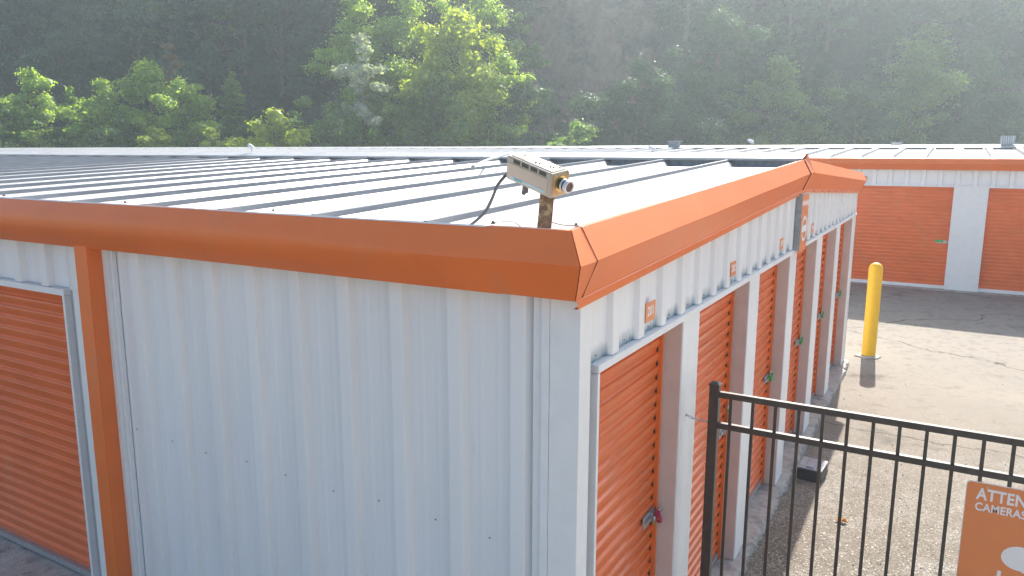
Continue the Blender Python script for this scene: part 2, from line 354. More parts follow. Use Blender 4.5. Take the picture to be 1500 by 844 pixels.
# the rest of the long front, out of frame to the left, kept plain ribbed
front_panel(-30, -6.6, 0, 2.17, 'front_wall')

# gable wall header, facing +X
pr = ribprof(.10, YE-.03, .055, .3048, h=.026)
mb = MB(); mb.sheet([[(o, u, 2.157) for u, o in pr], [(o, u, 2.30) for u, o in pr], [(o, u, roofz(u)-.235) for u, o in pr]])
part(mb, 'gable_wall', M['header'], B)
mb = MB(); mb.box(-.13, .014, .15, YE+.0, 2.122, 2.155); part(mb, 'door_head_trim', M['trim'], B, bevel=.002)
mb = MB(); mb.box(-.13, .012, .150, .170, .0, 2.12); part(mb, 'door_edge_trim', M['trim'], B)
mb = MB(); mb.box(-.13, -.03, .102, .149, .0, 2.12); part(mb, 'door_jamb', M['grey'], B)
mb = MB(); mb.box(-.05, .003, YE-.03, YE+.003, -.05, 2.6); part(mb, 'corner_trim', M['trim'], B)
for i, (a, b) in enumerate(EY):
    nx = EY[i+1][0] if i < 5 else YE-.032
    mb = MB(); mb.box(-.16, 0, b, nx, 0, 2.12)
    part(mb, 'pillar', M['trim'], B, bevel=.004)
    mb = MB(); mb.box(-.097, -.006, b-.002, b-.0002, .004, 2.12); part(mb, 'jamb_face', M['taupejamb'], B)
    mb = MB(); mb.box(-.134, -.121, b-.046, b-.033, .05, 2.12); part(mb, 'guide_shade_strip', M['slot'], B)  # dark strip standing in for the shade between slats and guide
    mb = MB(); mb.box(-.135, -.098, b-.032, b-.012, .0, 2.12); mb.box(-.135, -.104, b-.010, b, .0, 2.12)
    part(mb, 'door_guide', M['orange'], B)
    d = part(curtain(a-.02, b-.03, .045, 2.13, lambda u, o, z: (-.128+o, u, z)), 'door', M['door'], B)
    mb = MB(); mb.box(-.140, -.112, a, b-.03, .012, .05); sub(mb.build('bottom_bar', M['galv']), d)
    # latch: slide bolt plate with its bar
    yl = b-.13; zl = 1.03
    mb = MB(); mb.box(-.116, -.106, yl-.075, yl+.085, zl-.035, zl+.035); mb.box(-.106, -.094, yl-.06, yl+.12, zl-.010, zl+.010); mb.box(-.106, -.09, yl+.02, yl+.045, zl-.03, zl+.03)
    sub(mb.build('latch', M['galv'], bevel=.002), d)
# concrete slab under the gable doors
def slab(name, x0, x1, y0, y1, z0, z1, ns, label, axis_y=True):
    mb = MB(); t = np.linspace(0, 1, ns)
    rows_top = []; 
    e = .012*rng.standard_normal(ns)
    if axis_y:
        ys = y0+(y1-y0)*t
        mb.sheet([[(x0, y, z1) for y in ys], [(x1-.02, y, z1+.002*rng.standard_normal()) for y in ys], [(x1+e[i], y, z1-.012) for i, y in enumerate(ys)], [(x1+.02+e[i]*.6, y, z0) for i, y in enumerate(ys)]])
    else:
        xs = x0+(x1-x0)*t
        mb.sheet([[(x, y1, z1) for x in xs], [(x, y0+.02, z1+.002*rng.standard_normal()) for x in xs], [(x, y0+e[i], z1-.012) for i, x in enumerate(xs)], [(x, y0-.02+e[i]*.6, z0) for i, x in enumerate(xs)]])
    o = mb.build(name, M['concrete'], smooth=True); tag(o, label, kind='structure'); return o
slab('foundation_slab', -.4, .072, -.02, 9.26, -.11, 0.0, 220, 'rough concrete slab edge under the gable doors')
slab('door_apron', -8, -3.0, -.26, .35, -.1, .165, 60, 'concrete apron under the left roll-up door', False)

# roof: pans and tall seam ribs
PZ = -.060
def roofrib(c):   # (x, height over pan) from -x to +x side
    return [(c-.064, 0), (c-.024, .038), (c-.0115, .039), (c-.010, .063), (c+.010, .063), (c+.0115, .039), (c+.024, .038), (c+.064, 0)]
ribs = [-.633-.606*k for k in range(49)]
prf = [(-30.2, 0)]
for c in reversed(ribs):
    prf += roofrib(c)
prf += [(.0, 0)]
ys = [-.10, 1.5, 3.0, YR-.02]
rows = []
for y in ys: rows.append([(x, y, roofz(y)+PZ+h) for x, h in prf])
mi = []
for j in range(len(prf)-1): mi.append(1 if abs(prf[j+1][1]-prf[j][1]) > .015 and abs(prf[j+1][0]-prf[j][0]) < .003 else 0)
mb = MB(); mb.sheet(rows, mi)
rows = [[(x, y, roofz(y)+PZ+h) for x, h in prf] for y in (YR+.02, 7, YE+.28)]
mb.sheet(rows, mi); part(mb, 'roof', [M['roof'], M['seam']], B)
# ridge cap and closures
def cap(x0, x1, yr, zr, half, drop, name, parent, sr=.25):
    mb = MB(); xs = np.append(np.arange(x0, x1-.3, 3.05), x1)
    prof = [(-half, -drop-.022), (-half-.001, -drop), (-half*.12, -.004), (0, 0), (half*.12, -.004), (half+.001, -drop), (half, -drop-.022)]
    for i in range(len(xs)-1):
        o = .0025*(i % 2)
        mb.sheet([[(x, yr+a, zr+b+o) for a, b in prf_] for x, prf_ in ((xs[i], prof), (xs[i+1]+.04, prof))])
    return part(mb, name, M['cap'], parent)
cap(-30.2, -.03, YR, roofz(YR)+.052, .17, .045, 'ridge_cap', B)
mb = MB()
allc = [0.03]+ribs
for i in range(len(allc)-1):
    c0, c1 = allc[i+1]+.04, allc[i]-.05
    y = YR-.125; z = roofz(y)+PZ; z = roofz(y)+PZ-.02; mb.poly([(c0+.02, y, z+.002), (c1-.02, y, z+.002), (c1+.0, y, z+.085), (c0, y, z+.085)], (0, .015, 0))
part(mb, 'ridge_closure', M['closure'], B)
mb = MB(); mb.tube([(0, 0, .004), (0, 0, .010)], .013, 6); mb.tube([(0, 0, .010), (0, 0, .020)], .007, 6); sme = mb.build('screw', M['rust']); SCM = sme.data; bpy.data.objects.remove(sme)
def screw(x, y, z, s=1., rot=None, name='screw'):
    o = bpy.data.objects.new(name, SCM); COL.objects.link(o); o.parent = B; o.location = (x, y, z); o.scale = (s, s, s)
    if rot: o.rotation_euler = rot
for k in range(34): screw(-.1-.2*k, YR-.155, roofz(YR-.155)+.006, .7)
for x, y in ((-.33, -.085), (-1.5, -.085), (-2.6, -.085), (-.01, -.03), (-3.8, -.085), (.0, 4.3), (.0, 4.42)): screw(x, y, roofz(y), .75, name='bolt')
for k in range(9): screw(-.2344-.036-.3048*k-.15+.02*(k % 2), -.2344*0+.034-.002, 1.36+.01*(k % 3), .3, (R(90), 0, 0))
for k in range(26): screw(-.034+.002, .055+.152+.3048*k, 2.178, .45, (0, R(90), 0))
for k in range(8): screw(.026, 5.1+.5*k, roofz(5.1+.5*k)-.277, .5, (0, R(90), 0))

# fascia: profile offsets (outward, below top)
FT, FB, FL = (.12, 0), (.175, -.115), (.05, -.261)
GX = {'t': .025, 'b': .07, 'l': .012}
zt = roofz(-.12)
CX = -.235 # corner piece seam
def frow(x, prof): return [(x, y, z) for y, z in prof]
pf_crisp = [(-.055, zt-.012), (-.085, zt+.001), (-.118, zt+.001), (-.12, zt), (-.175, zt-.115), (-.085, zt-.258), (-.05, zt-.261), (.0, zt-.261)]
_cz = [p[1]-zt for p in pf_crisp]
_dz = [-.0, -.012, -.03, -.052, -.076, -.098, -.115, -.135, -.16, -.19, -.225, -.258, -.2605]
def crisp_y(dz): return -.12-.055*(dz/-.115) if dz >= -.115 else -.175+.09*((dz+.115)/-.143) if dz > -.2585 else -.05
def soft_y(dz):
    a = .5*math.pi*min(1, dz/-.11); return (-.12-.051*math.sin(a)) if dz >= -.11 else (-.171+.086*(1-math.cos(.5*math.pi*(dz+.11)/-.148))) if dz > -.2585 else -.05
def pf_mix(b): return [(-.055, zt-.014), (-.085, zt-.002), (-.1185, zt-.002)]+[(crisp_y(q)*b+soft_y(q)*(1-b), zt-.002+q) for q in _dz]+[(0, zt-.2625)]
pf_soft = pf_mix(0)
mb = MB()
for xa, xb in ((-9.6, -6.5), (-6.52, -3.4), (-3.4, -.30)):
    xs = np.linspace(xa, xb, 14)
    mb.sheet([[(x, y, z+.0015*math.sin(x*2.1)) for y, z in pf_mix(max(0, min(1, (x+1.5)/1.2)))] for x in xs])
mb.sheet([frow(x, pf_soft) for x in (-30.2, -9.6)])
part(mb, 'eave_fascia', M['orange'], B, smooth=True, weld=True)
for xl in (-6.5,):
    mb = MB(); mb.sheet([[(x, y-.002, z) for y, z in pf_soft[2:]] for x in (xl-.02, xl+.02)]); part(mb, 'fascia_lap', M['orange'], B, smooth=True)
mb = MB()
tr = [( -.055, -.012), (-.085, .001), (-.118, .001), (-.12, 0), (-.175, -.115), (-.085, -.258), (-.05, -.261), (.0, -.261)]
# mitre: matching x for each profile point on the gable side
gxs = [-.03, -.01, .014, .015, .078, .018, .012, .0]
mb.sheet([[(-.335, y-.003, z) for y, z in pf_crisp], [(gxs[i], pf_crisp[i][0]-.003, pf_crisp[i][1]) for i in range(8)]])
yy = .02
def grow(y, e=0): return [(gxs[i]+e, y, roofz(y)+tr[i][1]) for i in range(8)]
mb.sheet([[(gxs[i]+.003, pf_crisp[i][0]-.003, pf_crisp[i][1]) for i in range(8)], grow(-.045, .003)])
part(mb, 'corner_cap', M['orange'], B)
mb = MB()
ysg = list(np.linspace(-.044, YR-.11, 14))
mb.sheet([[(p[0], p[1], p[2]+.001*math.sin(y*3)) for p in grow(y)] for y in ysg])
part(mb, 'rake_fascia', M['orange'], B); mb = MB()
ysg = list(np.linspace(YR+.11, 9.34, 12))
mb.sheet([grow(y) for y in ysg])
# far corner end
zt2 = roofz(9.32)
far = [(gxs[i], 9.32-(pf_crisp[i][0]), zt2+tr[i][1]-.0) for i in range(8)]
mb.sheet([grow(9.32), [(p[0], p[1], p[2]-.002) for p in far]])
part(mb, 'rake_fascia', M['orange'], B); mb = MB()
mb.sheet([[(p[0], p[1], p[2]-.002) for p in far], [(-30.2, p[1], p[2]-.002) for p in far]])
part(mb, 'back_fascia', M['orange'], B)
# peak cap, slightly proud and pointed
mb = MB()
mid = [(gxs[i]+.006, YR, roofz(YR)+tr[i][1]+(.05 if i in (1,2,3) else .004 if i < 5 else 0)) for i in range(8)]
mb.sheet([grow(YR-.14, .004), [(p[0]+.002, YR-.06, p[2]+.0) for p in grow(YR-.06, .004)], mid, grow(YR+.06, .006), grow(YR+.20, .004)])
part(mb, 'peak_cap', M['orange'], B)
# flashing lip under the rake
mb = MB()
rows = [[(.004, y, roofz(y)-.24), (.022, y, roofz(y)-.262), (.024, y, roofz(y)-.292), (.004, y, roofz(y)-.292)] for y in (-.075, 1, 2, 3, YR, 6, 7, 8, YE+.02)]
mb.sheet(rows); part(mb, 'rake_flashing', M['orange'], B)
mb = MB(); 
mb.tube([(gxs[3]+.004, -.042, roofz(-.04)+.002), (gxs[4]+.005, -.040, roofz(-.04)-.115), (gxs[5]+.006, -.040, roofz(-.04)-.255)], .0022, 6)
part(mb, 'fascia_seam', M['sealant'], B); mb = MB()
mb.tube([(gxs[3]+.006, YR-.14, roofz(YR-.14)), (gxs[4]+.006, YR-.14, roofz(YR-.14)-.115), (gxs[5]+.006, YR-.14, roofz(YR-.14)-.255)], .004, 6)
part(mb, 'fascia_seam', M['sealant'], B)

# back and far walls so the building is closed
mb = MB(); mb.box(-30, -.01, YE-.02, YE, -.05, 2.6); mb.box(-30.02, -30, 0.05, YE, -.05, 2.6); mb.box(-30, -.2, .2, YE-.1, 2.30, 2.32); part(mb, 'back_wall', M['white'], B)
# white top flange of the rake
mb = MB(); mb.sheet([[(-.055, y, roofz(y)-.075), (-.03, y, roofz(y)-.02), (-.015, y, roofz(y)-.003), (gxs[3]-.001, y, roofz(y)+.0025)] for y in (-.08, 2, YR, 7, 9.3)])
mb.sheet([[(x, -.02, zt-.05), (x, -.07, zt-.004), (x, -.1195, zt+.0025), (x, -.1215, zt-.004)] for x in (-30, -15, -5, -.36, -.02)])
part(mb, 'roof_edge_trim', M['trim'], B)

# ------------------------------------------------------------------ signs on the near building
EYC = [.757, 2.27, 3.81, 5.34]
pos = ['above the first door from the near corner', 'above the second door from the near corner', 'above the third door from the near corner', 'just past the big orange sign']
for i, y in enumerate(EYC):
    t = thing('number_sign', 'small orange number plate %d in white, %s' % (201+i, pos[i]), 'sign', (.003, y, 2.265), 'unit number plates on the gable wall')
    mb = MB(); mb.box(.0015, .005, y-.064, y+.064, 2.218, 2.31); part(mb, 'plate', M['signorange'], t, bevel=.001)
    mtx = Matrix(((0, 0, 1, .0055), (1, 0, 0, y), (0, 1, 0, 2.235), (0, 0, 0, 1)))
    text_obj('lettering', str(201+i), .062, mtx, M['signwhite'], t, .0008, .0012, .9, 'CENTER')
t = thing('projecting_sign', 'tall orange sign with white ring symbol and white band at the middle of the gable', 'sign', (0, 4.5, 2.13))
mb = MB(); mb.box(.002, .052, 4.36, 4.366, 2.15, 2.64); part(mb, 'side_panel', M['closure'], t)
mb = MB(); mb.box(.040, .052, 4.367, 4.70, 2.13, 2.625); part(mb, 'sign_face', M['signorange'], t)
mb = MB(); mb.box(.0521, .054, 4.369, 4.698, 2.535, 2.575); part(mb, 'name_band', M['pinkish'], t)
mb = MB(); n = 40; cy, cz = 4.53, 2.33
ring = []
for r in (.085, .112): ring.append([(.0545, cy+r*1.15*math.cos(2*math.pi*k/n), cz+r*math.sin(2*math.pi*k/n)) for k in range(n+1)])
mb.sheet(ring); mb.box(.0535, .0548, cy-.098, cy+.098, cz-.028, cz+.028); part(mb, 'ring_symbol', M['signwhite'], t)

# ------------------------------------------------------------------ locks on the latches
def padlock(y, z, m, label, cat, body=(.05, .035, .028), tilt=.5, grp=None, x=-.085):
    t = thing('padlock', label, cat, (x, y, z), grp)
    mx = Matrix.Translation((x, y, z)) @ Matrix.Rotation(tilt, 4, 'X')
    mb = MB(); w, h, dd = body; mb.box(-dd/2, dd/2, -w/2, w/2, -h, 0, mtx=mx); part(mb, 'lock_body', m, t, bevel=.004)
    mb = MB(); pts = [mx @ Vector((0, -w*.28*math.cos(a), .012+w*.34*math.sin(a))) for a in np.linspace(0, math.pi, 9)]
    pts = [mx @ Vector((0, -w*.28, -.004))]+pts+[mx @ Vector((0, w*.28, -.004))]
    mb.tube(pts, .0035, 8); part(mb, 'shackle', M['lensm'], t, smooth=True)
    mb = MB(); mb.tube([mx @ Vector((0, 0, -h-.001)), mx @ Vector((0, 0, -h+.001))], .008, 10); part(mb, 'keyway', M['brass'], t)
    return t
padlock(1.225, 1.035, M['red'], 'magenta padlock hanging on the latch of the nearest gable door', 'padlock', (.085, .03, .028), -1.0, x=-.070)
padlock(1.175, 1.02, M['brass'], 'small brass padlock beside the magenta one on the nearest gable door', 'padlock', (.03, .03, .02), .2, x=-.080)
padlock(2.72, 1.10, M['brass'], 'brass padlock on the second gable door, behind the fence', 'padlock', (.035, .055, .02), .1, x=-.08)
padlock(2.69, 1.20, M['green'], 'small green tag lock on the second gable door, behind the fence', 'padlock', (.025, .03, .02), .2, x=-.08)
for k, (y, s) in enumerate(((4.19, 'third'), (5.69, 'fourth'), (7.17, 'fifth'), (8.80, 'sixth'))):
    padlock(y, 1.06, M['green'], 'green plastic lock on the latch of the %s gable door' % s, 'padlock', (.075, .05, .03), .3+.2*k, 'green locks on the gable doors')

# ------------------------------------------------------------------ far buildings
def far_building(label, x0, x1, y0, depth, zg, ztop, doors, pill, first, nrib, name='storage_building', full=True):
    T = thing(name, label, 'building', ((x0+x1)/2, y0+depth/2, zg)); yr = y0+depth/2
    rz = lambda y: ztop+SL*((y-y0+.15) if y < yr else (2*yr-y+.15-y0))
    mb = MB(); c = -.633; cs = [c+.61*k for k in range(-200, 60)]; cs = [q for q in cs if x0+.2 < q < x1-.2]
    prf = [(x0, 0)]
    for q in cs: prf += [(q-.07, 0), (q-.04, .065), (q+.04, .065), (q+.07, 0)]
    prf += [(x1, 0)]
    mb.sheet([[(x, y, rz(y)+h*q-.005) for x, h in prf] for y, q in ((y0-.09, 0), (y0+.20, 1), (yr-.02, 1))])
    mb.sheet([[(x, y, rz(y)+h-.005) for x, h in prf] for y in (yr+.02, y0+depth+.1)])
    part(mb, 'roof', M['roof'], T)
    cap(x0, x1, yr, rz(yr)+.095, .33, .055, 'ridge_cap', T)
    mb = MB(); 
    for q in cs: 
        y = yr-.30; z = rz(y); mb.box(q+.10, q+.61-.10, y, y+.01, z, z+.055)
    part(mb, 'ridge_closure', M['closure'], T)
    pf = [(y0-.02, ztop+.012), (y0-.10, ztop+.004), (y0-.15, ztop), (y0-.19, ztop-.10), (y0-.08, ztop-.226), (y0, ztop-.228)]
    mb = MB(); mb.sheet([[(x, y, z) for y, z in pf] for x in np.linspace(x0-.1, x1+.1, 12)]); part(mb, 'eave_fascia', M['orange'], T)
    mb = MB(); mb.sheet([[(x1+.05, y, rz(y)-.02), (x1+.09, y, rz(y)-.12), (x1+.02, y, rz(y)-.24)] for y in (y0-.15, yr, y0+depth+.15)])
    part(mb, 'rake_fascia', M['orange'], T); mb = MB()
    mb.sheet([[(x0-.05, y, rz(y)-.02), (x0-.09, y, rz(y)-.12), (x0-.02, y, rz(y)-.24)] for y in (y0-.15, yr, y0+depth+.15)]); part(mb, 'rake_fascia', M['orange'], T)
    hh = zg+2.13
    pr = ribprof(x0, x1, first, .3048)
    mb = MB(); mb.sheet([[(u, y0-o, z) for u, o in pr] for z in (hh, ztop-.22)])
    mb.box(x0, x1, y0+depth-.02, y0+depth, zg-.1, ztop-.1); mb.box(x0, x0+.02, y0+.2, y0+depth-.03, zg-.1, ztop-.12); mb.box(x1-.02, x1, y0+.05, y0+depth-.03, zg-.1, ztop-.12)
    part(mb, 'wall', M['white'], T)
    if full:
        mb = MB(); mb.box(x0, x1, y0-.015, y0+.05, hh-.03, hh+.004); part(mb, 'door_head_trim', M['trim'], T)
        for (a, b) in doors:
            d = part(curtain(a, b, zg+.06, hh-.03, lambda u, o, z: (u, y0+.11-o, z), amp=.014), 'door', M['door'], T)
            mb = MB(); mb.box(a, b, y0+.06, y0+.12, zg+.01, zg+.075); sub(mb.build('bottom_bar', M['trim']), d)
            mb = MB(); zl = zg+.98; mb.box(b-.22, b-.04, y0+.085, y0+.096, zl-.03, zl+.03); mb.box(b-.17, b-.0, y0+.07, y0+.085, zl-.012, zl+.012); sub(mb.build('latch', M['galv']), d)
        for (a, b) in pill:
            mb = MB(); mb.box(a, b, y0, y0+.15, zg-.02, hh-.03); part(mb, 'pillar', M['trim'], T, bevel=.004)
    return T
ZG = .215
doors = [(1.176-3.05, 1.176), (1.776, 4.826), (5.426, 8.476)]; pill = [(1.176, 1.776), (4.826, 5.426), (-2.474, -1.874), (8.476, 9.0), (-70, -2.474)]
far_building('long white storage building with wide orange roll-up doors across the yard', -70, 9.0, 15.2, 9.2, ZG, 2.881, doors, pill, 1.244-.02, 0)
slab('far_slab', -6, 9.2, 15.10, 15.5, .08, ZG+.012, 60, 'concrete threshold under the doors across the yard', False)
far_building('farthest storage building, only its pale ribbed roof showing below the forest', -27, 26, 34.4, 9.2, .4, 3.09, [], [], 0, 0, full=False)
t = thing('padlock', 'green lock on the latch of the wide door across the yard', 'padlock', (1.06, 15.25, 1.2))
mb = MB(); mb.box(.93, 1.09, 15.245, 15.28, 1.185, 1.235); part(mb, 'lock_body', M['green'], t, bevel=.006)
mb = MB(); mb.box(1.06, 1.11, 15.25, 15.265, 1.2, 1.22); part(mb, 'shackle', M['lensm'], t)
t = thing('number_sign', 'small orange number plate above the wide door across the yard', 'sign', (-.5, 15.19, 2.44))
mb = MB(); mb.box(-.58, -.44, 15.194, 15.198, 2.40, 2.51); part(mb, 'plate', M['signorange'], t)
text_obj('lettering', '3', .09, Matrix(((1, 0, 0, -.53), (0, 0, -1, 15.193), (0, 1, 0, 2.415), (0, 0, 0, 1))), M['signwhite'], t, .0005, .002)

# ------------------------------------------------------------------ bollard
bx, by, bz = .275, 9.80, float(gz(.275, 9.80))
t = thing('bollard', 'yellow plastic-sleeved bollard with rounded top at the far corner of the near building', 'bollard', (bx, by, bz))
mb = MB(); r = .098; H = 1.44
pts = [(bx, by, bz+.01), (bx, by, bz+.03), (bx, by, bz+H-r)]; rr = [r, r, r]
for a in np.linspace(.15, 1.5, 9): pts.append((bx, by, bz+H-r+r*math.sin(a))); rr.append(r*math.cos(a))
mb.tube(pts, rr, 40); part(mb, 'sleeve', M['yellow'], t, smooth=True)
mb = MB(); n = 26; ring = []
rad = [.172+.018*rng.standard_normal() for k in range(n)]
for s_, z in ((0, .028), (.7, .03), (.95, .018), (1.02, -.03)): ring.append([(bx+rad[k % n]*s_*math.cos(2*math.pi*k/n), by+rad[k % n]*s_*math.sin(2*math.pi*k/n), bz+z) for k in range(n+1)])
mb.sheet(ring); part(mb, 'concrete_footing', M['concrete'], t, smooth=True)

# ------------------------------------------------------------------ fence
FY = 1.42
t = thing('metal_fence', 'black metal picket fence with square post beside the near building', 'fence', (.14, FY, -.06))
def post(x):
    mb = MB(); mb.box(x-.0255, x+.0255, FY-.0255, FY+.0255, -.08, 1.752); part(mb, 'post', M['black'], t, bevel=.003)
    mb = MB(); mb.box(x-.029, x+.029, FY-.029, FY+.029, 1.752, 1.762); mb.poly([(x-.029, FY-.029, 1.762), (x+.029, FY-.029, 1.762), (x+.029, FY+.029, 1.762), (x-.029, FY+.029, 1.762)], (0, 0, .006))
    mb.v[-4:] = [(x+.012*a, FY+.012*b, 1.775) for a, b in ((-1, -1), (1, -1), (1, 1), (-1, 1))]
    part(mb, 'post_cap', M['black'], t, bevel=.002)
post(.148); post(2.56)
for z in (1.722, 1.549, .16):
    mb = MB(); mb.box(.172, 2.535, FY-.015, FY+.015, z-.032, z); part(mb, 'rail', M['black'], t, bevel=.002)
for k in range(20):
    x = .172+.064+.1152*k
    if x > 2.5: break
    mb = MB()
    for a, b in ((1.5495, 1.69-.0005), (.1605, 1.5165), (.02, .1275)): mb.box(x-.008, x+.008, FY-.008, FY+.008, a, b)
    part(mb, 'picket', M['black'], t)
# tie between post and pillar
t = thing('chain_tie', 'thin metal chain tying the fence post to the white pillar', 'chain', (.06, FY, 1.55))
p0, p1 = Vector((.002, FY-.02, 1.565)), Vector((.122, FY-.004, 1.545))
for k in range(7):
    c = p0.lerp(p1, (k+.5)/7); c.z -= .010*math.sin(math.pi*(k+.5)/7)
    mb = MB(); a = k % 2
    mb.tube([c+Vector((.012*math.cos(q), .006*math.sin(q)*(1-a), .006*math.sin(q)*a)) for q in np.linspace(0, 2*math.pi, 13)], .0018, 6, cap=False); part(mb, 'link', M['galv'], t)
mb = MB(); mb.tube([(-.002, FY-.02, 1.565), (.006, FY-.02, 1.565)], .009, 10); part(mb, 'anchor', M['galv'], t)

# warning sign
t = thing('warning_sign', 'orange sign with white ATTENTION lettering hung on the black fence', 'sign', (1.56, FY-.05, 1.2))
sx0, sx1, sz0, sz1, sy = 1.337, 1.80, .88, 1.498, FY-.035
def rrect(x0, x1, z0, z1, r, y, n=6):
    P = []
    for cx, cz, a0 in ((x1-r, z1-r, 0), (x0+r, z1-r, 90), (x0+r, z0+r, 180), (x1-r, z0+r, 270)):
        for k in range(n+1): a = R(a0+90*k/n); P.append((cx+r*math.cos(a), y, cz+r*math.sin(a)))
    return P
mb = MB(); mb.poly(rrect(sx0, sx1, sz0, sz1, .02, sy), (0, .003, 0)); part(mb, 'sign_panel', M['signwhite'], t)
mb = MB(); mb.poly(rrect(sx0+.003, sx1-.003, sz0+.003, sz1-.003, .018, sy-.001), (0, .0009, 0)); part(mb, 'sign_face', M['signorange'], t)
mtx = lambda x, z: Matrix(((1, 0, 0, x), (0, 0, -1, sy-.0015), (0, 1, 0, z), (0, 0, 0, 1)))
a_ = text_obj('heading', 'ATTENTION', .076, mtx(1.381, 1.402), M['signwhite'], t, .0006, .0022, .775)
b_ = text_obj('subheading', 'CAMERAS', .053, mtx(1.379, 1.352), M['signwhite'], t, .0006, .0014, .82)
WID = {}
for o_ in (a_, b_):
    xs_ = [v.co.x for v in o_.data.vertices]; zs_ = [v.co.z for v in o_.data.vertices]; WID[o_.name] = (min(xs_), max(xs_), min(zs_), max(zs_))
print('TEXT', WID)
# pictogram: a pale rounded camera on a bracket
mb = MB(); outl = []
for k in range(24):
    a = 2*math.pi*k/24; outl.append((1.575+.073*math.cos(a), sy-.0022, 1.165+.062*math.sin(a)*(1 if math.sin(a) > 0 else .9)))
mb.poly(outl, (0, .0008, 0)); mb.poly([(1.56, sy-.0027, 1.12), (1.60, sy-.0027, 1.10), (1.66, sy-.0027, 1.02), (1.70, sy-.0027, 1.06), (1.64, sy-.0027, 1.15)][::-1], (0, .0006, 0))
mb.poly(rrect(1.495, 1.51, 1.03, 1.09, .003, sy-.0022), (0, .0008, 0)); part(mb, 'pictogram', M['signwhite'], t)
mb = MB()
for x in (1.42, 1.70): mb.tube([(x, sy-.004, 1.478), (x, sy+.001, 1.478)], .005, 8)
part(mb, 'bolts', M['galv'], t)

# ------------------------------------------------------------------ security camera on a rusty post
V = (-0.3723, 0.0808, 2.8832, -0.2993, 0.2732, 0.176, .2573, .0921, .0954)
d_ = Vector((math.cos(V[3])*math.cos(V[4]), math.sin(V[3])*math.cos(V[4]), -math.sin(V[4]))); s_ = Vector((-math.sin(V[3]), math.cos(V[3]), 0)); u_ = d_.cross(s_)
s2 = math.cos(V[5])*s_+math.sin(V[5])*u_; u2 = -math.sin(V[5])*s_+math.cos(V[5])*u_
CM = Matrix(((d_.x, s2.x, u2.x, V[0]), (d_.y, s2.y, u2.y, V[1]), (d_.z, s2.z, u2.z, V[2]), (0, 0, 0, 1)))
L_, W_, H_ = V[6:9]
t = thing('security_camera', 'old beige box security camera on a rusty leaning post at the roof corner', 'camera', (-.2, .07, 2.68))
mb = MB(); mb.box(0, L_, 0, W_, 0, H_, mtx=CM); body = part(mb, 'camera_body', M['beige'], t, bevel=.004)
def csub(mb, name, m, **k): return sub(mb.build(name, m, **k), body)
mb = MB(); mb.poly([CM @ Vector((p[0], -.003, p[2])) for p in rrect(.012, L_-.022, .006, H_*.74, .008, 0)], (CM.to_3x3() @ Vector((0, .0029, 0)))); csub(mb, 'side_panel', M['taupe'])
mb = MB(); mb.box(.03, L_-.03, -.0042, -.0031, .012, .021, mtx=CM); csub(mb, 'stripe', M['blue'])
mb = MB(); mb.box(.055, .10, -.0050, -.0043, .013, .020, mtx=CM); csub(mb, 'stripe', M['teal'])
mb = MB()
for g0 in range(4):
    for k in range(7): x = .042+g0*.049+k*.0056; mb.box(x, x+.003, -.0012, .0005, H_*.80, H_*.96, mtx=CM)
csub(mb, 'vent_slots', M['slot'])
mb = MB(); mb.box(.015, L_-.012, .012, W_-.01, H_+.0003, H_+.003, mtx=CM); csub(mb, 'top_plate', M['beige'], bevel=.001)
mb = MB()
for x, y, r in ((.135, .03, .004), (.15, .034, .003), (.20, .045, .003), (.212, .05, .003), (.225, .07, .003), (.05, .05, .003)):
    mb = MB(); p = CM @ Vector((x, y, H_+.003)); q = CM @ Vector((x, y, H_+.007)); mb.tube([p, q], r, 8); csub(mb, 'screw', M['rust'])
mb = MB(); mb.box(.045, .085, .02, .06, H_+.0031, H_+.0042, mtx=CM); csub(mb, 'worn_label', mat('worn_label', (.55,.35,.24), .6, noise=.3, nscale=60))
mb = MB(); mb.poly([CM @ Vector((L_+.0002, y, z)) for y, z in ((.006, .008), (W_-.006, .008), (W_-.006, H_-.006), (.006, H_-.006))], CM.to_3x3() @ Vector((.002, 0, 0))); csub(mb, 'front_plate', M['brownface'])
mb = MB(); mb.tube([CM @ Vector((L_+.002, W_*.48, H_*.55)), CM @ Vector((L_+.006, W_*.48, H_*.55))], .031, 28); csub(mb, 'lens_flange', M['brass'])
cyc = W_*.48; czc = H_*.55; P_ = lambda x: CM @ Vector((L_+x, cyc, czc))
mb = MB(); mb.tube([P_(.005), P_(.020)], .0215, 28); mb.tube([P_(.028), P_(.036)], .0225, 28); csub(mb, 'lens_barrel', M['lensb'], smooth=True)
mb = MB(); mb.tube([P_(.020), P_(.028)], .0235, 28, cap=True); 
def lathe(mb, prof, n=28): mb.sheet([[CM @ Vector((L_+x, cyc+r_*math.cos(2*math.pi*k/n), czc+r_*math.sin(2*math.pi*k/n))) for k in range(n+1)] for x, r_ in prof])
lathe(mb, [(.036, .021), (.037, .0245), (.050, .0245), (.0515, .0235), (.0515, .0185), (.044, .0172)])
csub(mb, 'lens_ring', M['lensm'])
mb = MB(); mb.tube([P_(.046), P_(.047)], .0176, 28); csub(mb, 'lens_glass', M['glass'])
mb = MB(); mb.box(.065, .085, .03, .05, -.045, 0, mtx=CM); mb.box(.060, .092, .028, .052, -.012, 0, mtx=CM); mb.box(.058, .075, .034, .046, -.055, -.040, mtx=CM); csub(mb, 'connector', M['cable'], bevel=.002)
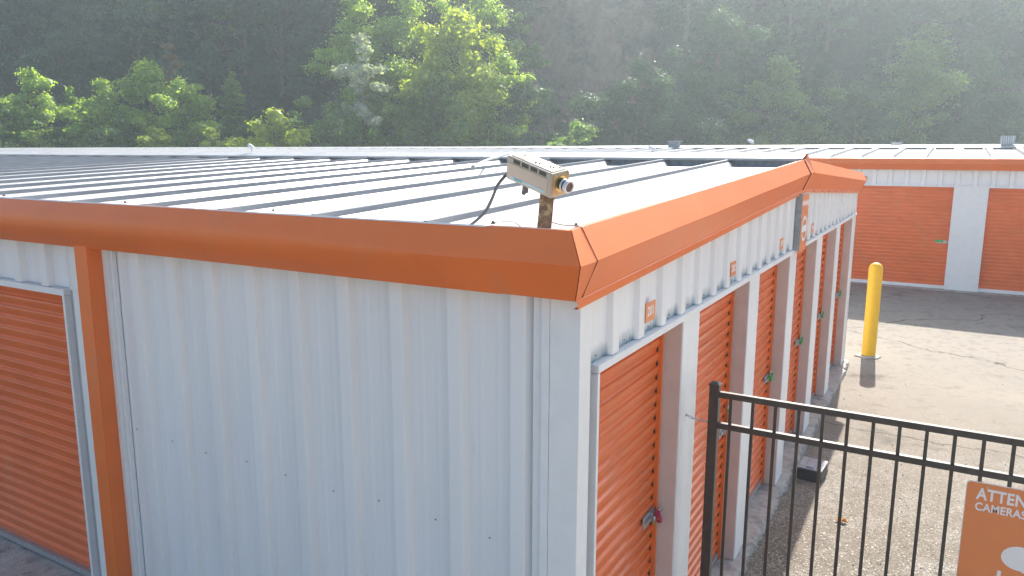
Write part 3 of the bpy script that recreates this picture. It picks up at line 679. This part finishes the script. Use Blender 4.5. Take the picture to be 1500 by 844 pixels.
# bracket post
pt = CM @ Vector((.195, .045, 0)); pb = Vector((-.207, .085, 2.62))
mb = MB(); ax = (pt-pb).normalized(); a1 = Vector((.9, .42, 0)); a1 = (a1-ax*a1.dot(ax)).normalized(); a2 = ax.cross(a1)
w_ = .027
mb.poly([pb+a1*w_*i+a2*w_*j for i, j in ((-1, -1), (1, -1), (1, 1), (-1, 1))], (pt-pb)); part(mb, 'mounting_post', M['rust'], t, bevel=.002)
mb = MB(); mb.box(-.26, -.155, .03, .14, 2.636, 2.645); part(mb, 'base_plate', M['roof'], t)
mb = MB(); cpts = [CM @ Vector((-.003, .03, .03)), CM @ Vector((-.012, .03, .02)), (-.400, .07, 2.86), (-.425, .07, 2.81), (-.455, .06, 2.75), (-.50, .03, 2.70), (-.56, .02, 2.668), (-.64, .05, 2.655), (-.72, .16, 2.655)]
sm = []
for i in range(len(cpts)-1):
    A_, B_ = Vector(cpts[i]), Vector(cpts[i+1]); P0 = Vector(cpts[max(i-1, 0)]); P3 = Vector(cpts[min(i+2, len(cpts)-1)])
    for q in np.linspace(0, 1, 5)[:-1]: sm.append(.5*((2*A_)+(B_-P0)*q+(2*P0-5*A_+4*B_-P3)*q*q+(3*A_-P0-3*B_+P3)*q**3))
sm.append(Vector(cpts[-1])); mb.tube(sm, .0065, 10); part(mb, 'cable', M['cable'], t, smooth=True)
def wire(pts, r, m, name, label, cat):
    mb = MB(); P = [Vector(p) for p in pts]; s = []
    for i in range(len(P)-1):
        P0 = P[max(i-1, 0)]; P3 = P[min(i+2, len(P)-1)]; A_, B_ = P[i], P[i+1]
        for q in np.linspace(0, 1, 6)[:-1]: s.append(.5*((2*A_)+(B_-P0)*q+(2*P0-5*A_+4*B_-P3)*q*q+(3*A_-P0-3*B_+P3)*q**3))
    s.append(P[-1]); mb.tube(s, r, 8); o = mb.build(name, m, smooth=True); tag(o, label, cat); return o
wire([(-.33, -.085, 2.722), (-.29, -.075, 2.728), (-.25, -.06, 2.726), (-.225, -.04, 2.70)], .0016, M['wire'], 'tie_wire', 'thin brown wire looping along the roof edge left of the camera post', 'wire')
wire([(-.17, -.02, 2.70), (-.13, -.05, 2.732), (-.10, -.06, 2.734), (-.05, -.06, 2.726), (.0, -.05, 2.724), (.02, -.045, 2.718)], .0018, M['wire'], 'tie_wire', 'thin brown wire bent over the roof corner right of the camera post', 'wire')
mb = MB(); mb.tube([(-2.10, 2.5, 2.878), (-2.45, 3.3, 2.925), (-2.88, 4.45, 2.985)], .011, 10); mb.tube([(-2.09, 2.48, 2.872), (-2.12, 2.55, 2.880)], .017, 10)
tag(mb.build('roof_conduit', M['roof'], smooth=True), 'white conduit running up the roof behind the camera', 'pipe')

# small things standing on the ridges
def fixture(x, y, z, s, label):
    t = thing('roof_fixture', label, 'fixture', (x, y, z), 'small white fixtures on the roof ridges')
    mb = MB(); mb.tube([(x, y, z), (x-.05*s, y, z+.13*s)], .010*s, 8); part(mb, 'stem', M['galv'], t)
    mb = MB(); mb.tube([(x-.14*s, y, z+.19*s), (x-.10*s, y, z+.18*s), (x+.02*s, y, z+.12*s), (x+.05*s, y, z+.10*s)], [.01*s, .04*s, .045*s, .02*s], 12); part(mb, 'head', M['signwhite'], t, smooth=True)
fixture(-7.05, YR, 2.98, .55, 'small white fixture on the near ridge, the one left of the camera')
fixture(-2.95, 9.0, 2.95, .7, 'small white fixture beyond the near ridge, just above the camera box')
fixture(-3.9, 19.8, 3.17, 1.0, 'small white fixture on the second ridge, right of the dark box')
t = thing('roof_vent', 'dark square box standing on the second roof ridge right of the camera', 'vent', (-6.2, 19.7, 3.15))
mb = MB(); mb.box(-6.30, -6.0, 19.6, 19.85, 3.14, 3.32); part(mb, 'vent_box', M['closure'], t, bevel=.01)
mb = MB(); mb.box(-6.33, -5.95, 19.58, 19.88, 3.32, 3.34); mb.box(-6.26, -6.22, 19.62, 19.66, 3.08, 3.14); mb.box(-6.1, -6.06, 19.62, 19.66, 3.08, 3.14); part(mb, 'vent_lid', M['galv'], t)
t = thing('floodlight', 'grey ribbed floodlight standing on the roof ridge at far right', 'lamp', (2.2, 19.8, 3.15))
mb = MB(); mb.box(2.05, 2.36, 19.75, 19.85, 3.20, 3.42); part(mb, 'lamp_housing', M['galv'], t, bevel=.01)
mb = MB()
for k in range(6): mb.box(2.07+.047*k, 2.085+.047*k, 19.72, 19.75, 3.22, 3.40)
part(mb, 'cooling_fins', M['signwhite'], t)
mb = MB(); mb.tube([(2.2, 19.8, 3.10), (2.2, 19.8, 3.20)], .03, 10); mb.box(2.08, 2.32, 19.74, 19.86, 3.17, 3.20); part(mb, 'bracket', M['galv'], t)
t = thing('roof_box', 'low pale box on the farthest ridge above the yard', 'vent', (-1.4, 39, 3.4))
mb = MB(); mb.box(-1.6, -1.2, 38.9, 39.2, 3.38, 3.50); part(mb, 'vent_box', M['signwhite'], t, bevel=.02)
mb = MB(); mb.box(-1.65, -1.15, 38.85, 39.25, 3.50, 3.53); part(mb, 'vent_lid', M['galv'], t)

# ------------------------------------------------------------------ bait box, leaf, gravel
t = thing('bait_box', 'dark plastic box with glossy grey lid on the asphalt beside the slab', 'box', (.24, 4.83, -.06))
mx = Matrix.Translation((.235, 4.83, -.06)) @ Matrix.Rotation(-.06, 4, 'Z')
mb = MB(); mb.poly([mx @ Vector(p) for p in ((-.115, -.16, 0), (.115, -.16, 0), (.115, .16, 0), (-.115, .16, 0))], (0, 0, .105)); mb.v[4:8] = [tuple(mx @ Vector(p)) for p in ((-.105, -.14, .105), (.105, -.14, .105), (.105, .14, .105), (-.105, .14, .105))]
part(mb, 'box_body', M['baitbody'], t, bevel=.006)
mb = MB(); mb.box(-.112, .112, -.145, .145, .1055, .117, mtx=mx); mb.box(-.035, .035, -.12, .12, .1175, .128, mtx=mx); mb.box(-.10, -.05, -.10, .10, .1175, .122, mtx=mx); mb.box(.05, .10, -.10, .10, .1175, .122, mtx=mx)
part(mb, 'lid', M['baitlid'], t, bevel=.004)
mb = MB(); lp = [(-.055, 0), (-.03, .02), (-.012, .016), (0, .04), (.014, .016), (.04, .028), (.034, .005), (.062, -.006), (.03, -.014), (.012, -.03), (-.004, -.012), (-.03, -.02)]
lx, ly = .602, 3.95; cz = -.045
for i in range(len(lp)):
    a, b = lp[i], lp[(i+1) % len(lp)]; n = len(mb.v)
    mb.v += [(lx, ly, cz), (lx+a[0], ly+a[1], cz+.012*math.sin(a[0]*80)+.01), (lx+b[0], ly+b[1], cz+.012*math.sin(b[0]*80)+.01)]; mb.f.append((n, n+1, n+2)); mb.m.append(0)
tag(mb.build('fallen_leaf', M['dryleaf'], weld=True), 'curled orange dry leaf lying on the asphalt behind the fence', 'leaf')
mb = MB()
for k in range(5200):
    x = rng.uniform(.1, 3.2); y = rng.uniform(1.2, 9.5)**1; 
    if rng.random() > math.exp(-(y-1.2)/3.2)+.05 and True: continue
    s = .003+.007*rng.random()**3; z = float(gz(x, y))
    if x < .11: continue
    n = len(mb.v); a = rng.uniform(0, 6.28)
    P = [(s*1.3*math.cos(a+q*2.094)*rng.uniform(.7, 1.2), s*math.sin(a+q*2.094)*rng.uniform(.7, 1.2)) for q in range(3)]
    mb.v += [(x+p[0], y+p[1], z-.002) for p in P]+[(x, y, z+s*.8)]
    for i in range(3): mb.f.append((n+i, n+(i+1) % 3, n+3)); mb.m.append(0)
tag(mb.build('gravel', M['stone']), 'loose gravel and grit scattered over the yard near the fence', kind='stuff')

# ------------------------------------------------------------------ hillside (axes: s to the right, d into the picture)
SV = Vector((.8647, .5023, 0)); DV = Vector((-.5023, .8647, 0)); O0 = Vector((CP.x, CP.y, 0))
def sd(s, d, z=0): p = O0+SV*s+DV*d; return (p.x, p.y, z)
def hillz(s, d):
    base = 60+3*math.sin(s*.11)+2*math.sin(s*.29+1)
    t = d-base
    if t < 0: return -.3 + .02*t
    z = t*(1.12+.10*math.sin(s*.07+.5)) + 1.6*math.sin(s*.33+d*.21)+1.1*math.sin(d*.5-s*.17) + .5*math.sin(s*1.3+d*.9)
    z *= min(1, t/6)
    c = math.exp(-((s-6.5)/5.5)**2)*max(0, min(1, (t-4)/6)); z += c*5.0    # bare bluff standing out of the slope
    return min(z, 45+2*math.sin(s*.21)) - .3
ss = np.arange(-130, 131, 2.); ds = np.arange(46, 130, 1.2)
mb = MB(); mb.sheet([[sd(s, d, hillz(s, d)-(0 if d > 47 else .5)) for d in ds] for s in ss])
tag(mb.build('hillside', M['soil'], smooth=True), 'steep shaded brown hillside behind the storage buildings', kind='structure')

def leaves(pos, size, elong=1.6, droop=0., seedr=rng, out=None):
    """numpy: diamond leaves at positions -> verts, faces"""
    n = len(pos); a = seedr.standard_normal((n, 3)); a[:, 2] = a[:, 2]*.55-droop; a /= np.linalg.norm(a, axis=1)[:, None]
    b = seedr.standard_normal((n, 3)); b[:, 2] *= .5; b -= (b*a).sum(1)[:, None]*a; b /= np.linalg.norm(b, axis=1)[:, None]
    if out is not None:      # leaf blades face outwards and up from their own clump
        nn = out/(np.linalg.norm(out, axis=1)[:, None]+1e-6)+seedr.standard_normal((n, 3))*.42+np.array([[0, 0, .45]]); nn /= np.linalg.norm(nn, axis=1)[:, None]
        a = a-(a*nn).sum(1)[:, None]*nn; a /= np.linalg.norm(a, axis=1)[:, None]; b = np.cross(nn, a)
    s = size*seedr.uniform(.6, 1.3, n)[:, None]
    v = np.stack([pos-a*s*elong*.5, pos+b*s*.42, pos+a*s*elong*.5, pos-b*s*.42], 1).reshape(-1, 3)
    return v
def leafmesh(name, v, m):
    me = bpy.data.meshes.new(name); n = len(v)//4
    me.vertices.add(len(v)); me.vertices.foreach_set('co', v.astype(np.float32).ravel())
    me.loops.add(4*n); me.loops.foreach_set('vertex_index', np.arange(4*n, dtype=np.int32))
    me.polygons.add(n); me.polygons.foreach_set('loop_start', np.arange(0, 4*n, 4, dtype=np.int32)); me.polygons.foreach_set('loop_total', np.full(n, 4, dtype=np.int32))
    me.materials.append(m); me.update(calc_edges=True); return me
def broadleaf(H, Wd, nl, size, base=.25, lean=0., sparse=1.0, clumps=46, seed=0):
    """returns trunk MB, leaf verts; uneven crown of many leaf clumps on forked limbs"""
    r = np.random.default_rng(seed); tb = MB(); cl = []
    top = Vector((lean*H, lean*.4*H, H*.86)); tr_ = []
    for i in range(7):
        t = i/6; tr_.append(Vector((lean*H*t*t+.12*math.sin(t*5+seed), .12*math.sin(t*4+seed*2)+lean*.4*H*t*t, H*.86*t)))
    tb.tube(tr_, [H*.020*(1-.85*i/6)+.015 for i in range(7)], 8)
    nb = 12
    for k in range(nb):
        t = base+(.95-base)*(k+.5)/nb; p = tr_[min(5, int(t*6))].lerp(tr_[min(6, int(t*6)+1)], t*6-int(t*6))
        az = k*2.4+r.uniform(-.5, .5); rad = Wd*.5*(math.sin(math.pi*min(1, (t-base)/(1-base)*.8+.22))**.7)*r.uniform(.6, 1.15)
        q = p+Vector((math.cos(az)*rad, math.sin(az)*rad, rad*r.uniform(.15, .75))); m_ = p.lerp(q, .5)+Vector((0, 0, rad*.12))
        tb.tube([p, m_, q], [H*.008*(1.1-t)+.012, H*.005*(1.1-t)+.01, .008], 6)
        for j in range(max(2, clumps//nb)):
            e = p.lerp(q, r.uniform(.45, 1.1))+Vector((r.normal()*.13*Wd, r.normal()*.13*Wd, r.normal()*.09*Wd)); cl.append((e, Wd*r.uniform(.055, .125)))
            tb.tube([m_, m_.lerp(e, .5)+Vector((0, 0, .1)), e], [.02, .014, .006], 4)
    cl.append((tr_[6]+Vector((0, 0, H*.08)), Wd*.10)); cl.append((tr_[6]+Vector((Wd*.06, 0, H*.02)), Wd*.12))
    w = np.array([c[1]**2 for c in cl]); w *= r.uniform(.4, 1.5, len(cl)); w /= w.sum(); idx = r.choice(len(cl), nl, p=w)
    C = np.array([[*c[0]] for c in cl])[idx]; Rr = np.array([c[1] for c in cl])[idx]
    dd = r.standard_normal((nl, 3)); dd /= np.linalg.norm(dd, axis=1)[:, None]; dd *= (r.uniform(0, 1, nl)**.45)[:, None]; dd[:, 2] *= .62
    # sub-tufts so that edges are ragged
    pos = C+dd*Rr[:, None]*r.choice([.6, 1., 1.4, 1.9], nl, p=[.3, .4, .2, .1])[:, None]
    return tb, leaves(pos, size, 1.5, .3, r, dd*np.array([[1, 1, 1.5]]))
def conifer(H, Wd, nl, size, seed=0, open_=.0):
    r = np.random.default_rng(seed); tb = MB(); lean = r.uniform(-.03, .03)
    tb.tube([(0, 0, 0), (lean*H*.5, 0, H*.5), (lean*H, 0, H)], [H*.016+.04, H*.010+.02, .01], 8); P = []
    nt_ = int(H*2.0); 
    for i in range(nt_):
        t = .18+.80*i/nt_; rad = Wd*.5*(1-t)**.75*r.uniform(.65, 1.2)
        for k in range(5):
            az = r.uniform(0, 6.28); L = rad*r.uniform(.6, 1.1); b0 = Vector((lean*H*t, 0, H*t)); q = b0+Vector((math.cos(az)*L, math.sin(az)*L, L*r.uniform(-.05, .35)))
            if r.random() < open_: continue
            tb.tube([b0, q], [.03, .008], 4)
            m_ = max(4, int(nl/(nt_*5)*(.4+L/(Wd*.5)*1.2))); u = r.uniform(.2, 1.05, m_)
            sp = (1-u*.6)*L*.20+.06; pp = np.array([[*b0]])+(np.array([[*q]])-np.array([[*b0]]))*u[:, None]
            pp += r.standard_normal((m_, 3))*np.stack([sp, sp, sp*.35], 1); P.append(pp)
    tt = r.uniform(0, 1, 60)[:, None]; P.append(np.array([[lean*H, 0, H*.93]])+np.array([[0, 0, H*.09]])*tt+r.standard_normal((60, 3))*.12)
    return tb, leaves(np.concatenate(P), size, 2.6, .0, r)
def make_tree(name, kind, label, cat, s, d, H, Wd, nl, size, leafm, seed, group=None, z=None, rot=0, **k):
    if z is None: z = hillz(s, d)-.15
    T = thing(name, label, cat, sd(s, d, z), group)
    tb, v = (conifer if kind == 'c' else broadleaf)(H, Wd, nl, size, seed=seed, **k)
    o = tb.build('trunk', M['bark'], smooth=True); o.parent = T
    c = bpy.data.objects.new('crown', leafmesh('crown', v, leafm)); COL.objects.link(c); c.parent = T
    T.rotation_euler = (0, 0, rot); return T
def dup(T, loc, rz, sc_, label, group, cat):
    r = T.copy(); COL.objects.link(r); r.location = loc; r.rotation_euler = (0, 0, rz); r.scale = (sc_, sc_, sc_*random.uniform(.9, 1.15))
    r['label'] = label; r['category'] = cat
    if group: r['group'] = group
    elif 'group' in r: del r['group']
    for ch in T.children:
        c = ch.copy(); COL.objects.link(c); c.parent = r
    return r
def at(px, d): return (px-750)/1104.*d
# trees in front, placed by where they stand along the foot of the hill: (px, top px, d, width m, kind, material, label)
FRONT = [
 (16, 150, 47, 3.6, 'b', 'leaf_mid', 'green bushy young tree at the far left edge of the tree line'),
 (70, 104, 49, 3.6, 'b', 'leaf_bright', 'bright yellow-green slender tree, leftmost of the tall sunlit ones'),
 (38, 140, 50, 3.2, 'b', 'leaf_mid', 'mid green small tree behind the leftmost sunlit tree'),
 (122, 138, 49, 3.4, 'c', 'leaf_mid', 'feathery green tree between the two slender sunlit trees at left'),
 (168, 117, 48, 3.2, 'b', 'leaf_bright', 'bright narrow sunlit tree, second from the left'),
 (188, 160, 47, 3.4, 'b', 'leaf_mid', 'low green tree right of the second sunlit tree'),
 (232, 92, 50, 4.8, 'b', 'leaf_bright', 'tall rounded yellow-green tree, tallest of the left group'),
 (280, 118, 49, 4.4, 'b', 'leaf_bright', 'broad sunlit tree with yellowish leaves left of the small pine'),
 (266, 64, 53, 2.2, 'b', 'leaf_brown', 'thin half-bare tree with brownish leaves rising above the left group'),
 (352, 115, 51, 4.6, 'c', 'leaf_mid', 'sunlit pine with level tiers of branches left of centre'),
 (318, 186, 46, 1.6, 'b', 'leaf_yellow', 'small yellowish drooping bush below the pine'),
 (408, 160, 46, 3.6, 'b', 'leaf_yellow', 'low tree with large bright yellow-green leaves near the roof'),
 (470, 152, 48, 4.0, 'b', 'leaf_mid', 'spreading flat-topped green tree with a leaning trunk'),
 (520, 160, 48, 3.6, 'b', 'leaf_mid', 'spreading green tree just right of the leaning trunk'),
 (240, 188, 46, 2.6, 'b', 'leaf_yellow', 'low arching yellow-green shrub behind the roof at left'),
 (840, 176, 46, 3.2, 'b', 'leaf_mid', 'rounded soft green bush above the security camera'),
 (536, 52, 49.5, 3.4, 'b', 'leaf_silver', 'tree with pale silvery glinting leaves in the shade'),
 (560, 120, 51, 3.2, 'b', 'leaf_mid', 'green tree under the silvery-leaved tree'),
 (620, 138, 50, 4.2, 'b', 'leaf_mid', 'dense green tree left below the tallest bright crown'),
 (530, -4, 55, 5.5, 'b', 'leaf_bright', 'yellow-green treetop left of the tallest bright crown'),
 (604, -10, 56, 7.0, 'b', 'leaf_bright', 'sunlit treetop at the top edge left of the bare bluff'),
 (672, 22, 51, 6.6, 'b', 'leaf_yellow', 'tallest bright yellow-green tree in the middle of the hillside'),
 (735, 78, 51, 4.6, 'b', 'leaf_bright', 'bright crown leaning right beside the tallest yellow-green tree'),
 (700, -20, 56, 6.5, 'b', 'leaf_bright', 'light green treetop behind the tallest bright tree'),
 (760, 20, 58, 3.4, 'b', 'leaf_mid', 'small green tree at the left foot of the bare bluff'),
 (650, 110, 49, 5.0, 'b', 'leaf_mid', 'wide shaded green tree below the bright middle crowns'),
 (770, 120, 52, 4.8, 'b', 'leaf_dark', 'dark green tree at the foot of the bare bluff'),
 (930, 90, 54, 6.5, 'b', 'leaf_dark', 'large hazy dark tree right of the bare bluff'),
 (1040, 20, 56, 6.5, 'b', 'leaf_dark', 'tall hazy tree with a single sunlit branch right of centre'),
 (1125, 85, 55, 6.0, 'b', 'leaf_mid', 'hazy green rounded tree above the gable peak'),
 (1318, 62, 57, 6.5, 'b', 'leaf_mid', 'light green tree with a sunlit top, brightest on the right side'),
 (1240, 120, 54, 5.0, 'b', 'leaf_dark', 'hazy dark tree left of the bright right-hand tree'),
 (1460, 140, 54, 6.0, 'b', 'leaf_dark', 'hazy dark tree behind the roof floodlight'),
 (1400, 60, 57, 6.0, 'b', 'leaf_dark', 'tall hazy tree between the bright right-hand tree and the frame edge'),
 (860, 150, 53, 4.5, 'b', 'leaf_dark', 'dark tree behind the rounded soft green bush'),
 (985, 150, 51, 5.0, 'b', 'leaf_dark', 'low dark tree behind the dark roof vent'),
]
for i, (px, ty, d, w, kd, lm, lab) in enumerate(FRONT):
    s = at(px, d); z = min(hillz(s, d), 3.0) if d < 55 else hillz(s, d); ztop = 2.98+(224-ty)/1104.*d
    H = ztop-z+.15; nl = int(4600*w*max(1, min(H, 9)/6)); 
    kw = dict(open_=.12) if kd == 'c' else dict(base=.12, clumps=60 if w > 3 else 36)
    if 'leaning trunk' in lab and 'spreading flat' in lab: kw['lean'] = .16
    make_tree('pine_tree' if kd == 'c' else ('bush' if ty > 175 else 'broadleaf_tree'), kd, lab, 'bush' if ty > 175 else 'tree', s, d, H, w*1.15, nl, .145 if lm != 'leaf_yellow' else .20, M[lm], 100+i, z=z-.15, **kw)
# hillside forest: prototypes then copies of each tree with its trunk and crown
GF = 'dark trees massed on the shaded hillside'
LB = 'dark shaded broadleaf tree on the steep wooded hillside'; LC = 'dark shaded conifer on the steep wooded hillside'
protos = []
for i, (kd, H, w, lm) in enumerate((('b', 10, 7, 'leaf_dark'), ('b', 9, 7.5, 'leaf_olive'), ('b', 8, 5.5, 'leaf_mid'), ('c', 11, 4.6, 'leaf_pine'), ('c', 9.5, 4.2, 'leaf_pine'), ('b', 10, 5.0, 'leaf_dark'))):
    protos.append((make_tree('conifer' if kd == 'c' else 'broadleaf_tree', kd, LC if kd == 'c' else LB, 'tree', 0, 60, H, w, 20000, .19, M[lm], 300+i, GF, **(dict(clumps=60, base=.1) if kd == 'b' else {})), kd))
cnt = 0; used = set()
for row, d0 in enumerate(np.arange(64, 92, 3.5)):
    s0 = -.72*d0; n = 0
    while s0 < .74*d0:
        s = s0+random.uniform(-1.1, 1.1); d = d0+random.uniform(-1.3, 1.3); s0 += 4.2
        px = 750+1104*s/d
        if abs(s-6.5) < 5.0 and 58 < d < 84: continue
        if random.random() < .05: continue
        k = random.choice(range(6)); T, kd = protos[k]; z = hillz(s, d)-.2
        if k not in used: used.add(k); T.location = sd(s, d, z); T.scale = (1, 1, 1); T.rotation_euler = (0, 0, random.uniform(0, 6.28))
        else: dup(T, sd(s, d, z), random.uniform(0, 6.28), random.uniform(.7, 1.15), LC if kd == 'c' else LB, GF, 'tree')
        cnt += 1
print('hill trees', cnt)
# undergrowth: nobody could count it
pos = []
for k in range(22000):
    d = rng.uniform(52, 92); s = rng.uniform(-.75, .76)*d
    if abs(s-6.5) < 4.2 and 60 < d < 84 and rng.random() < .9: continue
    q = math.sin(s*.9+d*.4)*math.sin(d*.8-s*.35)
    if q < .0: continue
    p = sd(s, d, hillz(s, d)+rng.random()**1.6*(1.3+.9*q)); pos.append(p)
v = leaves(np.array(pos), .26, 1.5, .3, rng, np.tile(np.array([[.3, -.6, .8]]), (len(pos), 1)))
o = bpy.data.objects.new('undergrowth', leafmesh('undergrowth', v, M['leaf_dark'])); COL.objects.link(o); tag(o, 'dark undergrowth covering the foot of the hillside', kind='stuff')

# ------------------------------------------------------------------ haze
mb = MB(); mb.box(-152, 152, -62, 152, -1.6, 75); hz = mb.build('haze', bpy.data.materials.new('haze_air')); tag(hz, 'thin backlit haze over the yard and hillside', kind='stuff')
hm = hz.data.materials[0]; hm.use_nodes = True; nt = hm.node_tree; nt.nodes.remove(nt.nodes['Principled BSDF'])
pv = nt.nodes.new('ShaderNodeVolumePrincipled'); pv.inputs['Density'].default_value = .0021; pv.inputs['Color'].default_value = (.82, .95, 1, 1); pv.inputs['Anisotropy'].default_value = .65
nt.links.new(pv.outputs[0], nt.nodes['Material Output'].inputs['Volume'])

# ------------------------------------------------------------------ light
EL = R(41.5); sh = Vector((.085, -1, 0)).normalized()       # direction shadows fall
sd_ = Vector((-sh.x*math.cos(EL), -sh.y*math.cos(EL), math.sin(EL)))
sun = bpy.data.objects.new('sun', bpy.data.lights.new('sun', 'SUN')); COL.objects.link(sun)
sun.data.energy = 5.0; sun.data.angle = R(.5); sun.data.color = (1, .94, .86)
sun.rotation_euler = sd_.to_track_quat('Z', 'Y').to_euler()
w = bpy.data.worlds.new('World'); sc.world = w; w.use_nodes = True; nt = w.node_tree
sky = nt.nodes.new('ShaderNodeTexSky'); sky.sky_type = 'NISHITA'; sky.sun_disc = False; sky.sun_elevation = EL
sky.sun_rotation = math.atan2(sd_.x, sd_.y); sky.air_density = 1.0; sky.dust_density = 1.5
bg = nt.nodes['Background']; bg.inputs['Strength'].default_value = .10; nt.links.new(sky.outputs[0], bg.inputs['Color'])
sc.view_settings.view_transform = 'Standard'; sc.view_settings.look = 'None'; sc.view_settings.gamma = 1; sc.view_settings.exposure = 1.22
sc.cycles.max_bounces = 8; sc.cycles.volume_bounces = 1; sc.cycles.use_denoising = True
